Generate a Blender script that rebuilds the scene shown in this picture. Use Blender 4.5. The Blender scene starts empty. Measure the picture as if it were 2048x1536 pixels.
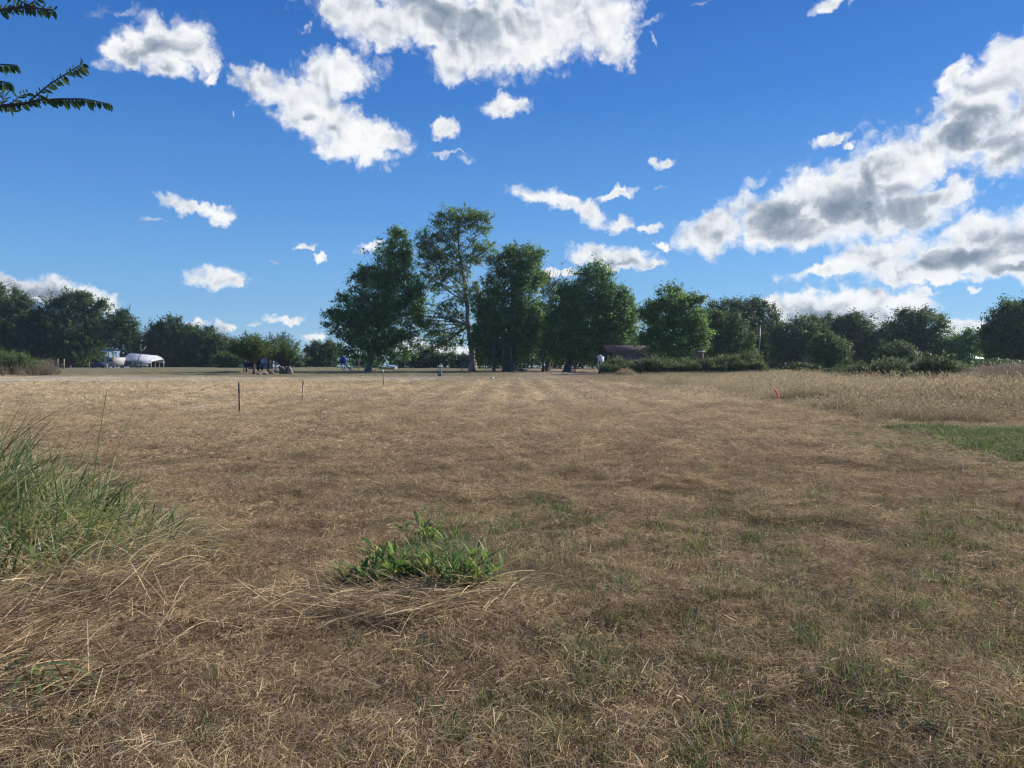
import bpy, math, random
import numpy as np
from mathutils import Vector

# ------------------------------------------------------------------ camera
SC = bpy.context.scene
COL = SC.collection
F = 1547.0                      # focal length in photograph pixels (2048 wide)
PITCH = math.radians(1.78)
EYE = 1.6
cam_d = bpy.data.cameras.new("camera")
cam_d.sensor_width = 36.0
cam_d.lens = F / 2048 * 36.0
cam_d.clip_start = 0.05
cam_d.clip_end = 9000
cam = bpy.data.objects.new("camera", cam_d)
COL.objects.link(cam)
cam.location = (0, 0, EYE)
cam.rotation_euler = (math.pi / 2 - PITCH, 0, 0)
SC.camera = cam
SC.view_settings.view_transform = 'Standard'
SC.view_settings.look = 'None'
SC.view_settings.gamma = 1
SC.view_settings.exposure = 0.8
SC.render.engine = 'CYCLES'
SC.cycles.use_denoising = True
SC.cycles.denoiser = 'OPENIMAGEDENOISE'
SC.cycles.volume_bounces = 0
SC.cycles.max_bounces = 6
SC.cycles.transparent_max_bounces = 4
SC.cycles.filter_width = 1.3

SUN_AZ, SUN_EL = math.radians(62), math.radians(31)      # azimuth to the right of the view
sun_d = bpy.data.lights.new("sun", 'SUN')
sun_d.energy = 4.2
sun_d.angle = math.radians(0.6)
sun_d.color = (1.0, 0.95, 0.87)
sun = bpy.data.objects.new("sun", sun_d)
COL.objects.link(sun)
sdir = Vector((math.sin(SUN_AZ) * math.cos(SUN_EL), math.cos(SUN_AZ) * math.cos(SUN_EL), math.sin(SUN_EL)))
sun.rotation_euler = sdir.to_track_quat('Z', 'Y').to_euler()


def ray(px, py):
    u, v = (px - 1024) / F, (768 - py) / F
    c, s = math.cos(PITCH), math.sin(PITCH)
    return np.array((u, c + v * s, -s + v * c))


def pt(px, py, d):
    r = ray(px, py)
    return np.array((0, 0, EYE)) + r / r[1] * d


# ------------------------------------------------------------------ node helper
class NT:
    def __init__(self, tree):
        self.t = tree

    def n(self, typ, ins=None, **props):
        nd = self.t.nodes.new(typ)
        for k, v in props.items():
            setattr(nd, k, v)
        for k, v in (ins or {}).items():
            s = nd.inputs[k]
            if isinstance(v, bpy.types.NodeSocket):
                self.t.links.new(v, s)
            else:
                s.default_value = v
        return nd

    def math(self, op, a, b=None, c=None, clamp=False):
        ins = {0: a}
        if b is not None: ins[1] = b
        if c is not None: ins[2] = c
        return self.n('ShaderNodeMath', ins, operation=op, use_clamp=clamp).outputs[0]

    def vmath(self, op, a, b=None, scale=None):
        ins = {0: a}
        if b is not None: ins[1] = b
        nd = self.n('ShaderNodeVectorMath', ins, operation=op)
        if scale is not None:
            if isinstance(scale, bpy.types.NodeSocket): self.t.links.new(scale, nd.inputs['Scale'])
            else: nd.inputs['Scale'].default_value = scale
        return nd.outputs['Value'] if op in ('LENGTH', 'DOT_PRODUCT', 'DISTANCE') else nd.outputs['Vector']

    def smooth(self, x, lo, hi, a=0.0, b=1.0):
        return self.n('ShaderNodeMapRange', {0: x, 1: lo, 2: hi, 3: a, 4: b}, interpolation_type='SMOOTHSTEP').outputs[0]

    def noise(self, vec, scale, detail=4, rough=0.55, dim='3D', distort=0.0, color=False):
        nd = self.n('ShaderNodeTexNoise', {'Vector': vec, 'Scale': scale, 'Detail': detail, 'Roughness': rough, 'Distortion': distort}, noise_dimensions=dim)
        return nd.outputs['Color'] if color else nd.outputs[0]

    def mix(self, f, a, b, blend='MIX'):
        nd = self.n('ShaderNodeMix', data_type='RGBA', blend_type=blend)
        for s, v in ((nd.inputs[0], f), (nd.inputs[6], a), (nd.inputs[7], b)):
            if isinstance(v, bpy.types.NodeSocket): self.t.links.new(v, s)
            else: s.default_value = v if not isinstance(v, tuple) or len(v) == 4 else (*v, 1)
        return nd.outputs[2]

    def ramp(self, f, stops, interp='LINEAR'):
        nd = self.n('ShaderNodeValToRGB', {0: f})
        cr = nd.color_ramp
        cr.interpolation = interp
        while len(cr.elements) < len(stops): cr.elements.new(0.5)
        for e, (p, c) in zip(cr.elements, stops):
            e.position = p
            e.color = (*c, 1)
        return nd.outputs[0]


# ------------------------------------------------------------------ world: sky and clouds
world = bpy.data.worlds.new("World")
SC.world = world
world.use_nodes = True
W = NT(world.node_tree)
world.node_tree.nodes.clear()
SKY_STRENGTH = 0.075
skyn = W.n('ShaderNodeTexSky', sky_type='NISHITA', sun_disc=False, sun_elevation=SUN_EL, sun_rotation=SUN_AZ,
           air_density=1.0, dust_density=0.05, ozone_density=3.0, altitude=200)
tc = W.n('ShaderNodeTexCoord').outputs['Generated']
sep = W.n('ShaderNodeSeparateXYZ', {0: tc})
dx, dy, dz = sep.outputs
az = W.math('ARCTAN2', dx, dy)
el = W.math('ARCSINE', dz)
pv = W.n('ShaderNodeCombineXYZ', {0: az, 1: el}).outputs[0]
# ---- cloud banks: (px, py, rx, ry, tilt) in the photograph, turned into azimuth and elevation
CL = [
    (252, 108, 48, 26, 20), (312, 85, 62, 40, 0), (370, 86, 58, 42, 0), (396, 112, 46, 34, -20), (335, 138, 52, 20, 0), (424, 154, 20, 10, 30),
    (516, 164, 44, 30, 0), (672, 148, 70, 38, 0), (600, 212, 92, 38, -30), (682, 256, 92, 44, -30), (760, 268, 66, 26, -10), (710, 300, 72, 26, 0), (640, 180, 55, 30, 20),
    (700, 20, 78, 52, -20), (772, 52, 44, 36, -45), (870, 30, 120, 60, 0), (980, 62, 140, 70, -10), (925, 115, 70, 40, 0), (1090, 50, 110, 66, 20), (1180, 36, 90, 60, 0),
    (1222, 84, 50, 36, -30), (1045, 100, 54, 34, -20), (862, 78, 40, 18, 0), (900, -70, 320, 90, 0),
    (1015, 212, 42, 19, 5), (888, 258, 30, 16, 0), (1328, 328, 23, 11, 0), (1665, 6, 36, 14, 0), (1665, 278, 36, 11, 10), (1690, 292, 16, 8, 0),
    (2040, 140, 80, 65, 20), (1960, 205, 95, 60, 20), (1925, 270, 66, 50, 0), (2020, 285, 90, 58, 0), (2110, 200, 120, 150, 0), (1905, 150, 40, 22, 30),
    (1430, 462, 72, 42, 10), (1560, 432, 130, 55, 8), (1680, 400, 150, 75, 10), (1780, 350, 100, 78, 25), (1850, 318, 85, 46, 30), (1800, 425, 120, 50, 5), (1895, 392, 60, 30, 15), (1600, 462, 150, 36, 3),
    (1955, 462, 90, 36, 5), (2045, 480, 90, 52, 0), (1760, 512, 120, 34, 8), (1905, 522, 190, 38, 3), (1660, 538, 90, 15, 10), (1850, 556, 130, 13, -2), (2020, 542, 90, 20, 0),
    (1590, 610, 80, 22, 5), (1700, 602, 115, 28, 0), (1790, 602, 80, 26, -5), (1650, 628, 150, 22, 0), (1740, 630, 110, 24, 0), (1842, 584, 30, 10, 0), (1935, 578, 16, 8, 0),
    (1108, 398, 76, 17, -12), (1175, 422, 40, 18, -35), (1240, 447, 24, 16, 0), (1232, 388, 38, 9, 15), (1298, 453, 26, 10, 10), (1330, 493, 16, 8, 0),
    (1235, 518, 85, 23, -8), (1195, 512, 46, 18, 0), (1292, 530, 36, 11, 0), (1115, 545, 40, 8, 0),
    (385, 414, 66, 14, -10), (438, 428, 32, 17, -10), (430, 558, 60, 17, 0), (470, 562, 20, 13, 0),
    (55, 580, 75, 20, -3), (140, 587, 72, 22, -10), (200, 604, 42, 22, -25), (10, 572, 40, 20, 0),
    (390, 650, 25, 12, 0), (450, 655, 17, 13, 0), (577, 638, 26, 8, 0), (625, 674, 26, 11, 0), (611, 488, 22, 8, 0), (635, 513, 18, 8, -15), (738, 492, 28, 9, 0),
    (800, 690, 66, 15, 0), (900, 704, 90, 18, 0), (1930, 660, 45, 13, 0),
]
FAINT = [(235, 22, 66, 13, 10), (305, 433, 32, 6, 0), (932, 320, 24, 9, 10), (770, 130, 22, 26, 30), (615, 52, 12, 8, 30), (1515, 362, 26, 12, 0), (1300, 40, 40, 10, 20),
         (1310, 75, 14, 8, -40), (545, 527, 14, 6, 0), (468, 230, 6, 9, 0), (672, 98, 10, 7, 0), (510, 645, 30, 7, 0), (900, 310, 60, 5, 0), (1315, 380, 20, 7, 20), (1390, 5, 30, 6, 0)]
GREY = [(310, 112, 70, 26, 0), (960, 30, 120, 56, 0), (930, -40, 280, 60, 0), (1950, 250, 120, 36, 10), (2030, 300, 100, 42, 0), (1690, 430, 170, 52, 3), (1560, 452, 120, 30, 3),
        (1750, 330, 50, 26, 0), (1960, 505, 150, 34, 2), (1820, 530, 120, 18, 2), (1680, 632, 170, 20, 0), (2030, 530, 90, 26, 0), (650, 250, 45, 9, -30),
        (90, 588, 90, 12, -4), (1230, 525, 60, 9, -5)]


def blob_field(lst, vec):
    acc = None
    for (px, py, rx, ry, a) in lst:
        r = ray(px, py)
        a0 = math.atan2(r[0], r[1])
        e0 = math.atan2(r[2], math.hypot(r[0], r[1]))
        c = math.cos(a0)
        v_in = vec
        if acc is not None:                       # evaluated one after another (keeps the shader stack small)
            v_in = W.n('ShaderNodeVectorMath', {0: acc, 1: (1e-7, 1e-7, 0), 2: vec}, operation='MULTIPLY_ADD').outputs['Vector']
        m = W.n('ShaderNodeMapping', {'Vector': v_in, 'Location': (a0, e0, 0), 'Rotation': (0, 0, math.radians(a)), 'Scale': (rx / F * c * c, ry / F * c, 1)}, vector_type='TEXTURE').outputs[0]
        l = W.vmath('LENGTH', m)
        acc = l if acc is None else W.math('MINIMUM', acc, l)
    return acc


wn = W.noise(pv, 30, 4, 0.6, '2D', color=True)
warp = W.vmath('SCALE', W.vmath('SUBTRACT', wn, (0.5, 0.5, 0.5)), scale=0.030)
wn2 = W.noise(pv, 120, 4, 0.6, '2D', color=True)
warp2 = W.vmath('SCALE', W.vmath('SUBTRACT', wn2, (0.5, 0.5, 0.5)), scale=0.0060)
pw = W.vmath('MULTIPLY', W.vmath('ADD', W.vmath('ADD', pv, warp), warp2), (1, 1, 0))
fb = W.noise(pv, 30, 7, 0.5, '2D', distort=0.25)
body = W.math('SUBTRACT', 1.14, blob_field(CL, pw))
vor = W.n('ShaderNodeTexVoronoi', {'Vector': W.vmath('ADD', pw, W.vmath('SCALE', warp2, scale=0.3)), 'Scale': 70.0, 'Detail': 1.0, 'Roughness': 0.4, 'Smoothness': 0.35, 'Randomness': 1.0}, feature='SMOOTH_F1', voronoi_dimensions='2D').outputs['Distance']
body = W.math('ADD', body, W.math('MULTIPLY', W.math('SUBTRACT', 0.50, vor), 0.34))
dens = W.math('ADD', body, W.math('MULTIPLY', W.math('SUBTRACT', fb, 0.5), 1.0))
alpha = W.smooth(dens, -0.20, 0.56)
fdens = W.math('ADD', W.math('SUBTRACT', 0.95, blob_field(FAINT, pw)), W.math('MULTIPLY', W.math('SUBTRACT', fb, 0.5), 1.8))
falpha = W.math('MULTIPLY', W.smooth(fdens, 0.0, 1.0), 0.5)
alpha = W.math('MAXIMUM', alpha, falpha)
# billow relief: the same noise sampled a little towards the light
off = W.vmath('ADD', pv, (0.004, 0.011, 0))
rl0 = W.noise(pv, 22, 4, 0.46, '2D', distort=0.4)
rl1 = W.noise(off, 22, 4, 0.46, '2D', distort=0.4)
relief = W.math('SUBTRACT', rl0, rl1)
gf = W.math('SUBTRACT', 1.15, blob_field(GREY, pw))
gf = W.math('ADD', gf, W.math('MULTIPLY', W.math('SUBTRACT', rl0, 0.5), 1.0))
grey = W.smooth(gf, -0.45, 0.95)
thick = W.smooth(dens, 0.05, 1.0)
dark = W.math('MULTIPLY', W.math('ADD', W.math('MULTIPLY', grey, 0.50), 0.20), thick, clamp=True)
dark = W.math('ADD', dark, W.math('MULTIPLY', W.smooth(vor, 0.15, 0.8), 0.10), clamp=True)
dark = W.math('ADD', dark, W.math('MULTIPLY', W.math('MULTIPLY', W.math('SUBTRACT', W.noise(pw, 9, 3, 0.5, '2D'), 0.5), 0.75), thick))
dark = W.math('SUBTRACT', dark, W.math('MULTIPLY', relief, 1.5), clamp=True)
ccol = W.ramp(dark, [(0.0, (0.92, 0.93, 0.94)), (0.28, (0.78, 0.81, 0.85)), (0.6, (0.42, 0.47, 0.55)), (1.0, (0.20, 0.26, 0.35))])
# a clear late summer sky: deeper blue overhead, paler at the horizon
grad = W.ramp(el, [(0.0, (0.235, 0.385, 0.540)), (0.06, (0.150, 0.305, 0.505)), (0.18, (0.074, 0.212, 0.455)), (0.32, (0.030, 0.127, 0.375)), (0.46, (0.0125, 0.076, 0.29)), (1.0, (0.008, 0.045, 0.19))])
skyt = W.vmath('MULTIPLY', skyn.outputs[0], W.ramp(el, [(0.0, (0.36, 0.48, 0.60)), (0.12, (0.36, 0.58, 0.85)), (0.45, (0.30, 0.58, 0.95)), (1.0, (0.28, 0.55, 0.95))]))
skyc = W.mix(0.68, W.vmath('SCALE', skyt, scale=SKY_STRENGTH), grad)
cstr = W.vmath('SCALE', ccol, scale=0.60)
allc = W.mix(alpha, skyc, cstr)
front = W.smooth(el, -0.03, -0.012)
allc = W.mix(front, W.n('ShaderNodeRGB').outputs[0], allc)
for nd in world.node_tree.nodes:
    if nd.type == 'RGB': nd.outputs[0].default_value = (0.10, 0.085, 0.065, 1)      # below the horizon
bg = W.n('ShaderNodeBackground', {'Color': allc, 'Strength': 1.0})
wo = W.n('ShaderNodeOutputWorld', {'Surface': bg.outputs[0]})
world.cycles.sampling_method = 'MANUAL'
world.cycles.sample_map_resolution = 512

# ------------------------------------------------------------------ mesh helpers
RNG = np.random.default_rng(7)


class MB:
    def __init__(self):
        self.v, self.f, self.t, self.n = [], [], [], 0

    def add(self, v, f, tone=0.5):
        v = np.asarray(v, float).reshape(-1, 3)
        f = np.asarray(f, int)
        if f.shape[1] == 3:
            f = np.concatenate([f, np.full((len(f), 1), -1 - self.n)], 1)   # marked triangle
        self.v.append(v)
        self.f.append(f + self.n)
        self.t.append(np.broadcast_to(np.asarray(tone, float), (len(v),)) if np.ndim(tone) < 2 else tone)
        self.n += len(v)
        return self

    def box(self, c, s, rz=0.0, rx=0.0, ry=0.0, tone=0.5, taper=1.0):
        hx, hy, hz = np.array(s) / 2
        p = np.array([(x * hx * (taper if z > 0 else 1), y * hy * (taper if z > 0 else 1), z * hz) for z in (-1, 1) for y in (-1, 1) for x in (-1, 1)])
        if rx: p = p @ np.array([[1, 0, 0], [0, math.cos(rx), math.sin(rx)], [0, -math.sin(rx), math.cos(rx)]])
        if ry: p = p @ np.array([[math.cos(ry), 0, -math.sin(ry)], [0, 1, 0], [math.sin(ry), 0, math.cos(ry)]])
        if rz: p = p @ np.array([[math.cos(rz), math.sin(rz), 0], [-math.sin(rz), math.cos(rz), 0], [0, 0, 1]])
        return self.add(p + np.array(c), [(0, 2, 3, 1), (4, 5, 7, 6), (0, 1, 5, 4), (2, 6, 7, 3), (0, 4, 6, 2), (1, 3, 7, 5)], tone)

    def tube(self, pts, rad, sides=6, tone=0.5):
        pts = np.asarray(pts, float)
        rad = np.broadcast_to(np.asarray(rad, float), (len(pts),))
        tg = np.gradient(pts, axis=0)
        tg /= np.linalg.norm(tg, axis=1)[:, None] + 1e-9
        ref = np.where(np.abs(tg[:, 2:3]) > 0.9, np.array([[1.0, 0, 0]]), np.array([[0, 0, 1.0]]))
        a = np.cross(tg, ref)
        a /= np.linalg.norm(a, axis=1)[:, None] + 1e-9
        b = np.cross(tg, a)
        th = np.arange(sides) / sides * 2 * math.pi
        v = pts[:, None] + rad[:, None, None] * (a[:, None] * np.cos(th)[None, :, None] + b[:, None] * np.sin(th)[None, :, None])
        k = len(pts)
        i, j = np.meshgrid(np.arange(k - 1), np.arange(sides), indexing='ij')
        j2 = (j + 1) % sides
        f = np.stack([i * sides + j, i * sides + j2, (i + 1) * sides + j2, (i + 1) * sides + j], -1).reshape(-1, 4)
        v = np.concatenate([v.reshape(-1, 3), pts[:1], pts[-1:]])
        q = np.arange(0, sides)
        e1 = np.stack([np.full(sides, k * sides), (q + 1) % sides, q, np.full(sides, k * sides)], -1)
        base = (k - 1) * sides
        e2 = np.stack([np.full(sides, k * sides + 1), base + q, base + (q + 1) % sides, np.full(sides, k * sides + 1)], -1)
        self.add(v, f, tone)
        off = self.n - len(v)
        t1 = np.concatenate([e1[:, :3], e2[:, :3]]) + off
        self.f.append(np.concatenate([t1, np.full((len(t1), 1), -1)], 1))
        return self

    def mesh(self, name, loc=(0, 0, 0), mat=None, smooth=False):
        v = np.concatenate(self.v) - np.array(loc)
        f = np.concatenate(self.f)
        tri = f[:, 3] < 0
        me = bpy.data.meshes.new(name)
        nt, nq = int(tri.sum()), int((~tri).sum())
        loops = np.concatenate([f[~tri].reshape(-1), f[tri][:, :3].reshape(-1)]).astype(np.int32)
        starts = np.concatenate([np.arange(nq) * 4, nq * 4 + np.arange(nt) * 3]).astype(np.int32)
        me.vertices.add(len(v))
        me.vertices.foreach_set('co', v.astype(np.float32).ravel())
        me.loops.add(len(loops))
        me.loops.foreach_set('vertex_index', loops)
        me.polygons.add(nq + nt)
        me.polygons.foreach_set('loop_start', starts)
        if smooth: me.polygons.foreach_set('use_smooth', np.ones(nq + nt, bool))
        at = me.attributes.new('tone', 'FLOAT', 'POINT')
        at.data.foreach_set('value', np.concatenate(self.t).astype(np.float32))
        me.update(calc_edges=True)
        me.validate()
        if mat: me.materials.append(mat)
        return me


def ribbons(mb, base, azm, L, Wd, el0, bend, segs=3, prof=None, twist=0.0, tone=0.5):
    base = np.asarray(base, float)
    N = len(base)
    azm, L, Wd, el0, bend, twist, tone = [np.broadcast_to(np.asarray(q, float), (N,)) for q in (azm, L, Wd, el0, bend, twist, tone)]
    prof = np.linspace(1, 0.15, segs + 1) if prof is None else np.asarray(prof)
    segs = len(prof) - 1
    p = base.copy()
    hor = np.stack([np.cos(azm), np.sin(azm), 0 * azm], 1)
    side = np.stack([-np.sin(azm), np.cos(azm), 0 * azm], 1)
    V = []
    for s in range(segs + 1):
        e = el0 - bend * (s / segs)
        nrm = -hor * np.sin(e)[:, None] + np.array([0, 0, 1.0]) * np.cos(e)[:, None]
        sv = side * np.cos(twist)[:, None] + nrm * np.sin(twist)[:, None]
        w = (Wd * prof[s] / 2)[:, None]
        V += [p - sv * w, p + sv * w]
        d = hor * np.cos(e)[:, None] + np.array([0, 0, 1.0]) * np.sin(e)[:, None]
        p = p + d * (L / segs)[:, None]
    k = 2 * (segs + 1)
    v = np.stack(V, 1).reshape(-1, 3)
    f0 = np.array([(2 * s, 2 * s + 1, 2 * s + 3, 2 * s + 2) for s in range(segs)])
    f = (np.arange(N)[:, None, None] * k + f0[None]).reshape(-1, 4)
    mb.add(v, f, np.repeat(tone, k))
    return p


def cards(mb, c, size, tone, up=0.5, aspect=0.55, rng=RNG, out=None):
    """small diamond leaves at the points c, facing roughly outwards and up"""
    N = len(c)
    a = rng.normal(size=(N, 3))
    nr = rng.normal(size=(N, 3)) * 0.75 + np.array([0, 0, up])
    if out is not None: nr = nr + out
    a = np.cross(nr, a)
    a /= np.linalg.norm(a, axis=1)[:, None] + 1e-9
    b = np.cross(nr, a)
    b /= np.linalg.norm(b, axis=1)[:, None] + 1e-9
    s = np.broadcast_to(np.asarray(size, float), (N,))[:, None]
    v = np.stack([c - a * s * 0.5, c + b * s * aspect * 0.5 - a * s * 0.08, c + a * s * 0.5, c - b * s * aspect * 0.5 - a * s * 0.08], 1).reshape(-1, 3)
    f = np.arange(N * 4).reshape(-1, 4)
    mb.add(v, f, np.repeat(np.broadcast_to(tone, (N,)), 4))


_TAB = np.random.default_rng(3).random((256, 256))


def vnoise(x, y, sc):
    x = np.asarray(x, float) * sc + 1000.3
    y = np.asarray(y, float) * sc + 1000.7
    xi, yi = np.floor(x).astype(int), np.floor(y).astype(int)
    fx, fy = x - xi, y - yi
    fx, fy = fx * fx * (3 - 2 * fx), fy * fy * (3 - 2 * fy)
    g = lambda i, j: _TAB[i % 256, j % 256]
    return ((g(xi, yi) * (1 - fx) + g(xi + 1, yi) * fx) * (1 - fy) + (g(xi, yi + 1) * (1 - fx) + g(xi + 1, yi + 1) * fx) * fy) - 0.5


def sstep(a, b, x):
    t = np.clip((np.asarray(x, float) - a) / (b - a), 0, 1)
    return t * t * (3 - 2 * t)


def h(x, y):
    x, y = np.asarray(x, float), np.asarray(y, float)
    r = np.hypot(x, y)
    near = 1 - sstep(14, 40, r)
    z = vnoise(x, y, 0.06) * 0.22 * sstep(6, 30, r)
    z = z + near * (vnoise(x, y, 0.9) * 0.09 + vnoise(x + 7, y, 2.3) * 0.05 + vnoise(x, y + 3, 6.0) * 0.025)
    z = z + (1 - near) * vnoise(x, y, 0.45) * 0.10 * (1 - sstep(60, 100, r))
    z = z + 0.22 * np.exp(-(((x + 4.9) / 1.6) ** 2 + ((y - 6.2) / 1.5) ** 2))          # bank under the tall grass
    z = z + 0.07 * np.exp(-(((x + 0.65) / 0.5) ** 2 + ((y - 5.6) / 0.4) ** 2))        # hump under the weeds
    z = z - 5.0 * sstep(185, 330, r)
    return z


def hz(x, y):
    return float(h(x, y))


def gp(px, d):
    """ground point under photograph column px at depth d"""
    x = (px - 1024) / F * d
    return np.array((x, d, hz(x, d)))


# ------------------------------------------------------------------ materials
MATS = {}


def new_mat(name):
    m = bpy.data.materials.new(name)
    m.use_nodes = True
    m.node_tree.nodes.clear()
    return m, NT(m.node_tree)


def finish(N, bsdf):
    N.n('ShaderNodeOutputMaterial', {'Surface': bsdf})


def mat(name, col, rough=0.7, metal=0.0, var=0.25, scale=3.0, col2=None, bump=0.2, stretch=(1, 1, 1), spec=0.4):
    if name in MATS: return MATS[name]
    m, N = new_mat(name)
    p = N.n('ShaderNodeTexCoord').outputs['Object']
    p = N.vmath('MULTIPLY', p, stretch)
    nz = N.noise(p, scale, 6, 0.62)
    c2 = col2 or tuple(c * (1 - var) for c in col)
    c = N.mix(N.smooth(nz, 0.35, 0.68), col, c2)
    b = N.n('ShaderNodeBsdfPrincipled', {'Base Color': c, 'Roughness': rough, 'Metallic': metal, 'Specular IOR Level': spec})
    if bump:
        bp = N.n('ShaderNodeBump', {'Strength': bump, 'Distance': 0.02, 'Height': N.noise(p, scale * 5, 4, 0.6)})
        m.node_tree.links.new(bp.outputs[0], b.inputs['Normal'])
    finish(N, b.outputs[0])
    MATS[name] = m
    return m


def leaf_mat(name, stops, trans=0.3, rough=0.55, spec=0.25):
    """foliage: colour by the per-leaf tone attribute"""
    if name in MATS: return MATS[name]
    m, N = new_mat(name)
    t = N.n('ShaderNodeAttribute', attribute_name='tone').outputs['Fac']
    c = N.ramp(t, stops)
    b = N.n('ShaderNodeBsdfPrincipled', {'Base Color': c, 'Roughness': rough, 'Specular IOR Level': spec})
    tr = N.n('ShaderNodeBsdfTranslucent', {'Color': N.mix(0.5, c, N.vmath('MULTIPLY', c, (1.35, 1.25, 0.5)))})
    mx = N.n('ShaderNodeMixShader', {0: trans, 1: b.outputs[0], 2: tr.outputs[0]})
    finish(N, mx.outputs[0])
    MATS[name] = m
    return m


# --- the field's colour by place (dry grass differs over the field: brown by the gate, pale straw beyond)
def field_group():
    g = bpy.data.node_groups.new('field_colour', 'ShaderNodeTree')
    g.interface.new_socket('Straw', in_out='OUTPUT', socket_type='NodeSocketColor')
    g.interface.new_socket('Patch', in_out='OUTPUT', socket_type='NodeSocketFloat')
    N = NT(g)
    pos = N.n('ShaderNodeNewGeometry').outputs['Position']
    s = N.n('ShaderNodeSeparateXYZ', {0: pos})
    X, Y = s.outputs[0], s.outputs[1]
    p2 = N.vmath('MULTIPLY', pos, (1, 1, 0))
    nA = N.noise(p2, 0.16, 3, 0.6)
    nB = N.noise(p2, 1.1, 4, 0.6)
    nS = N.noise(N.vmath('MULTIPLY', pos, (0.07, 0.42, 0)), 1.0, 5, 0.62)          # windrows across
    nM = N.noise(N.vmath('MULTIPLY', pos, (0.55, 0.03, 0)), 1.0, 3, 0.6)          # mower passes away from us
    yy = N.math('ADD', Y, N.math('MULTIPLY', N.math('SUBTRACT', nA, 0.5), 16.0))
    yy = N.math('ADD', yy, N.math('MULTIPLY', N.math('ABSOLUTE', X), -0.05))
    far = N.smooth(yy, 12.0, 34.0)
    brown = N.mix(N.smooth(nB, 0.32, 0.68), (0.49, 0.40, 0.275), (0.30, 0.241, 0.164))
    pale = N.mix(N.smooth(nS, 0.36, 0.60), (0.80, 0.712, 0.55), (0.52, 0.452, 0.35))
    ph = N.math('ADD', N.math('MULTIPLY', X, 4.2), N.math('MULTIPLY', nA, 1.6))
    rows = N.math('MULTIPLY', N.smooth(N.math('SINE', ph), -0.5, 0.7), N.smooth(N.math('ABSOLUTE', N.math('SUBTRACT', X, 1.0)), 15.0, 7.0))
    pale = N.mix(N.math('MULTIPLY', rows, 0.8), pale, (0.42, 0.37, 0.295))
    pale = N.mix(N.math('MULTIPLY', N.smooth(nM, 0.48, 0.66), 0.35), pale, (0.42, 0.37, 0.29))
    c = N.mix(far, brown, pale)
    # grove's shade painted in reddish brown, dull green turf along the far left
    red = N.math('MULTIPLY', N.smooth(yy, 52.0, 62.0), N.math('MULTIPLY', N.smooth(X, -9.0, -2.0), N.smooth(X, 22.0, 14.0)))
    c = N.mix(N.math('MULTIPLY', red, 0.8), c, (0.37, 0.29, 0.215))
    turf = N.math('MULTIPLY', N.smooth(yy, 62.0, 82.0), N.smooth(X, 6.0, -6.0))
    c = N.mix(N.math('MULTIPLY', turf, 0.85), c, N.mix(nB, (0.16, 0.17, 0.075), (0.22, 0.20, 0.11)))
    turf2 = N.math('MULTIPLY', N.smooth(yy, 68.0, 78.0), N.smooth(X, 22.0, 27.0))
    c = N.mix(N.math('MULTIPLY', turf2, 0.9), c, (0.10, 0.19, 0.045))
    o = N.n('NodeGroupOutput')
    g.links.new(c, o.inputs[0])
    g.links.new(nB, o.inputs[1])
    return g


FIELD = field_group()


def ground_mat():
    m, N = new_mat('ground')
    gr = N.n('ShaderNodeGroup', node_tree=FIELD)
    pos = N.n('ShaderNodeNewGeometry').outputs['Position']
    s = N.n('ShaderNodeSeparateXYZ', {0: pos})
    d = N.vmath('LENGTH', pos)
    fine = N.noise(N.vmath('MULTIPLY', pos, (1, 1, 0.3)), 14.0, 6, 0.7)
    mid = N.noise(N.vmath('MULTIPLY', pos, (1.0, 2.2, 0)), 1.9, 5, 0.7)
    soil = N.mix(fine, (0.075, 0.057, 0.042), (0.24, 0.19, 0.14))
    farf = N.smooth(d, 9.0, 34.0)
    straw = N.mix(N.smooth(mid, 0.3, 0.7), gr.outputs[0], N.vmath('MULTIPLY', gr.outputs[0], (0.66, 0.64, 0.62)))
    straw = N.mix(N.math('MULTIPLY', N.smooth(fine, 0.35, 0.7), 0.4), straw, N.vmath('MULTIPLY', straw, (0.62, 0.6, 0.58)))
    c = N.mix(N.math('ADD', N.math('MULTIPLY', farf, 0.75), 0.2), soil, straw)
    # pale sandy track on the right
    x, y = s.outputs[0], s.outputs[1]
    wob = N.math('MULTIPLY', N.math('SUBTRACT', N.noise(pos, 0.15, 3, 0.6), 0.5), 7.0)
    ln = N.math('ADD', N.math('ADD', y, N.math('MULTIPLY', x, 1.05)), wob)                # line y + 1.05 x = const
    tr = N.math('MULTIPLY', N.smooth(N.math('ABSOLUTE', N.math('SUBTRACT', ln, 90.0)), 4.5, 2.0), N.smooth(x, 14.0, 20.0))
    c = N.mix(N.math('MULTIPLY', tr, 0.85), c, N.mix(fine, (0.46, 0.38, 0.30), (0.36, 0.29, 0.22)))
    gp_ = N.math('MULTIPLY', N.smooth(N.math('ADD', x, N.math('MULTIPLY', N.math('SUBTRACT', mid, 0.5), 2.5)), 6.2, 8.6),
                 N.math('MULTIPLY', N.smooth(y, 11.0, 13.0), N.smooth(y, 18.4, 17.6)))
    c = N.mix(N.math('MULTIPLY', gp_, 0.75), c, (0.10, 0.14, 0.045))
    b = N.n('ShaderNodeBsdfPrincipled', {'Base Color': c, 'Roughness': 0.95, 'Specular IOR Level': 0.1})
    hgt = N.math('ADD', fine, N.math('MULTIPLY', N.noise(pos, 3.0, 5, 0.7), 2.0))
    bp = N.n('ShaderNodeBump', {'Strength': 0.9, 'Distance': 0.12, 'Height': hgt})
    m.node_tree.links.new(bp.outputs[0], b.inputs['Normal'])
    finish(N, b.outputs[0])
    return m


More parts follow.
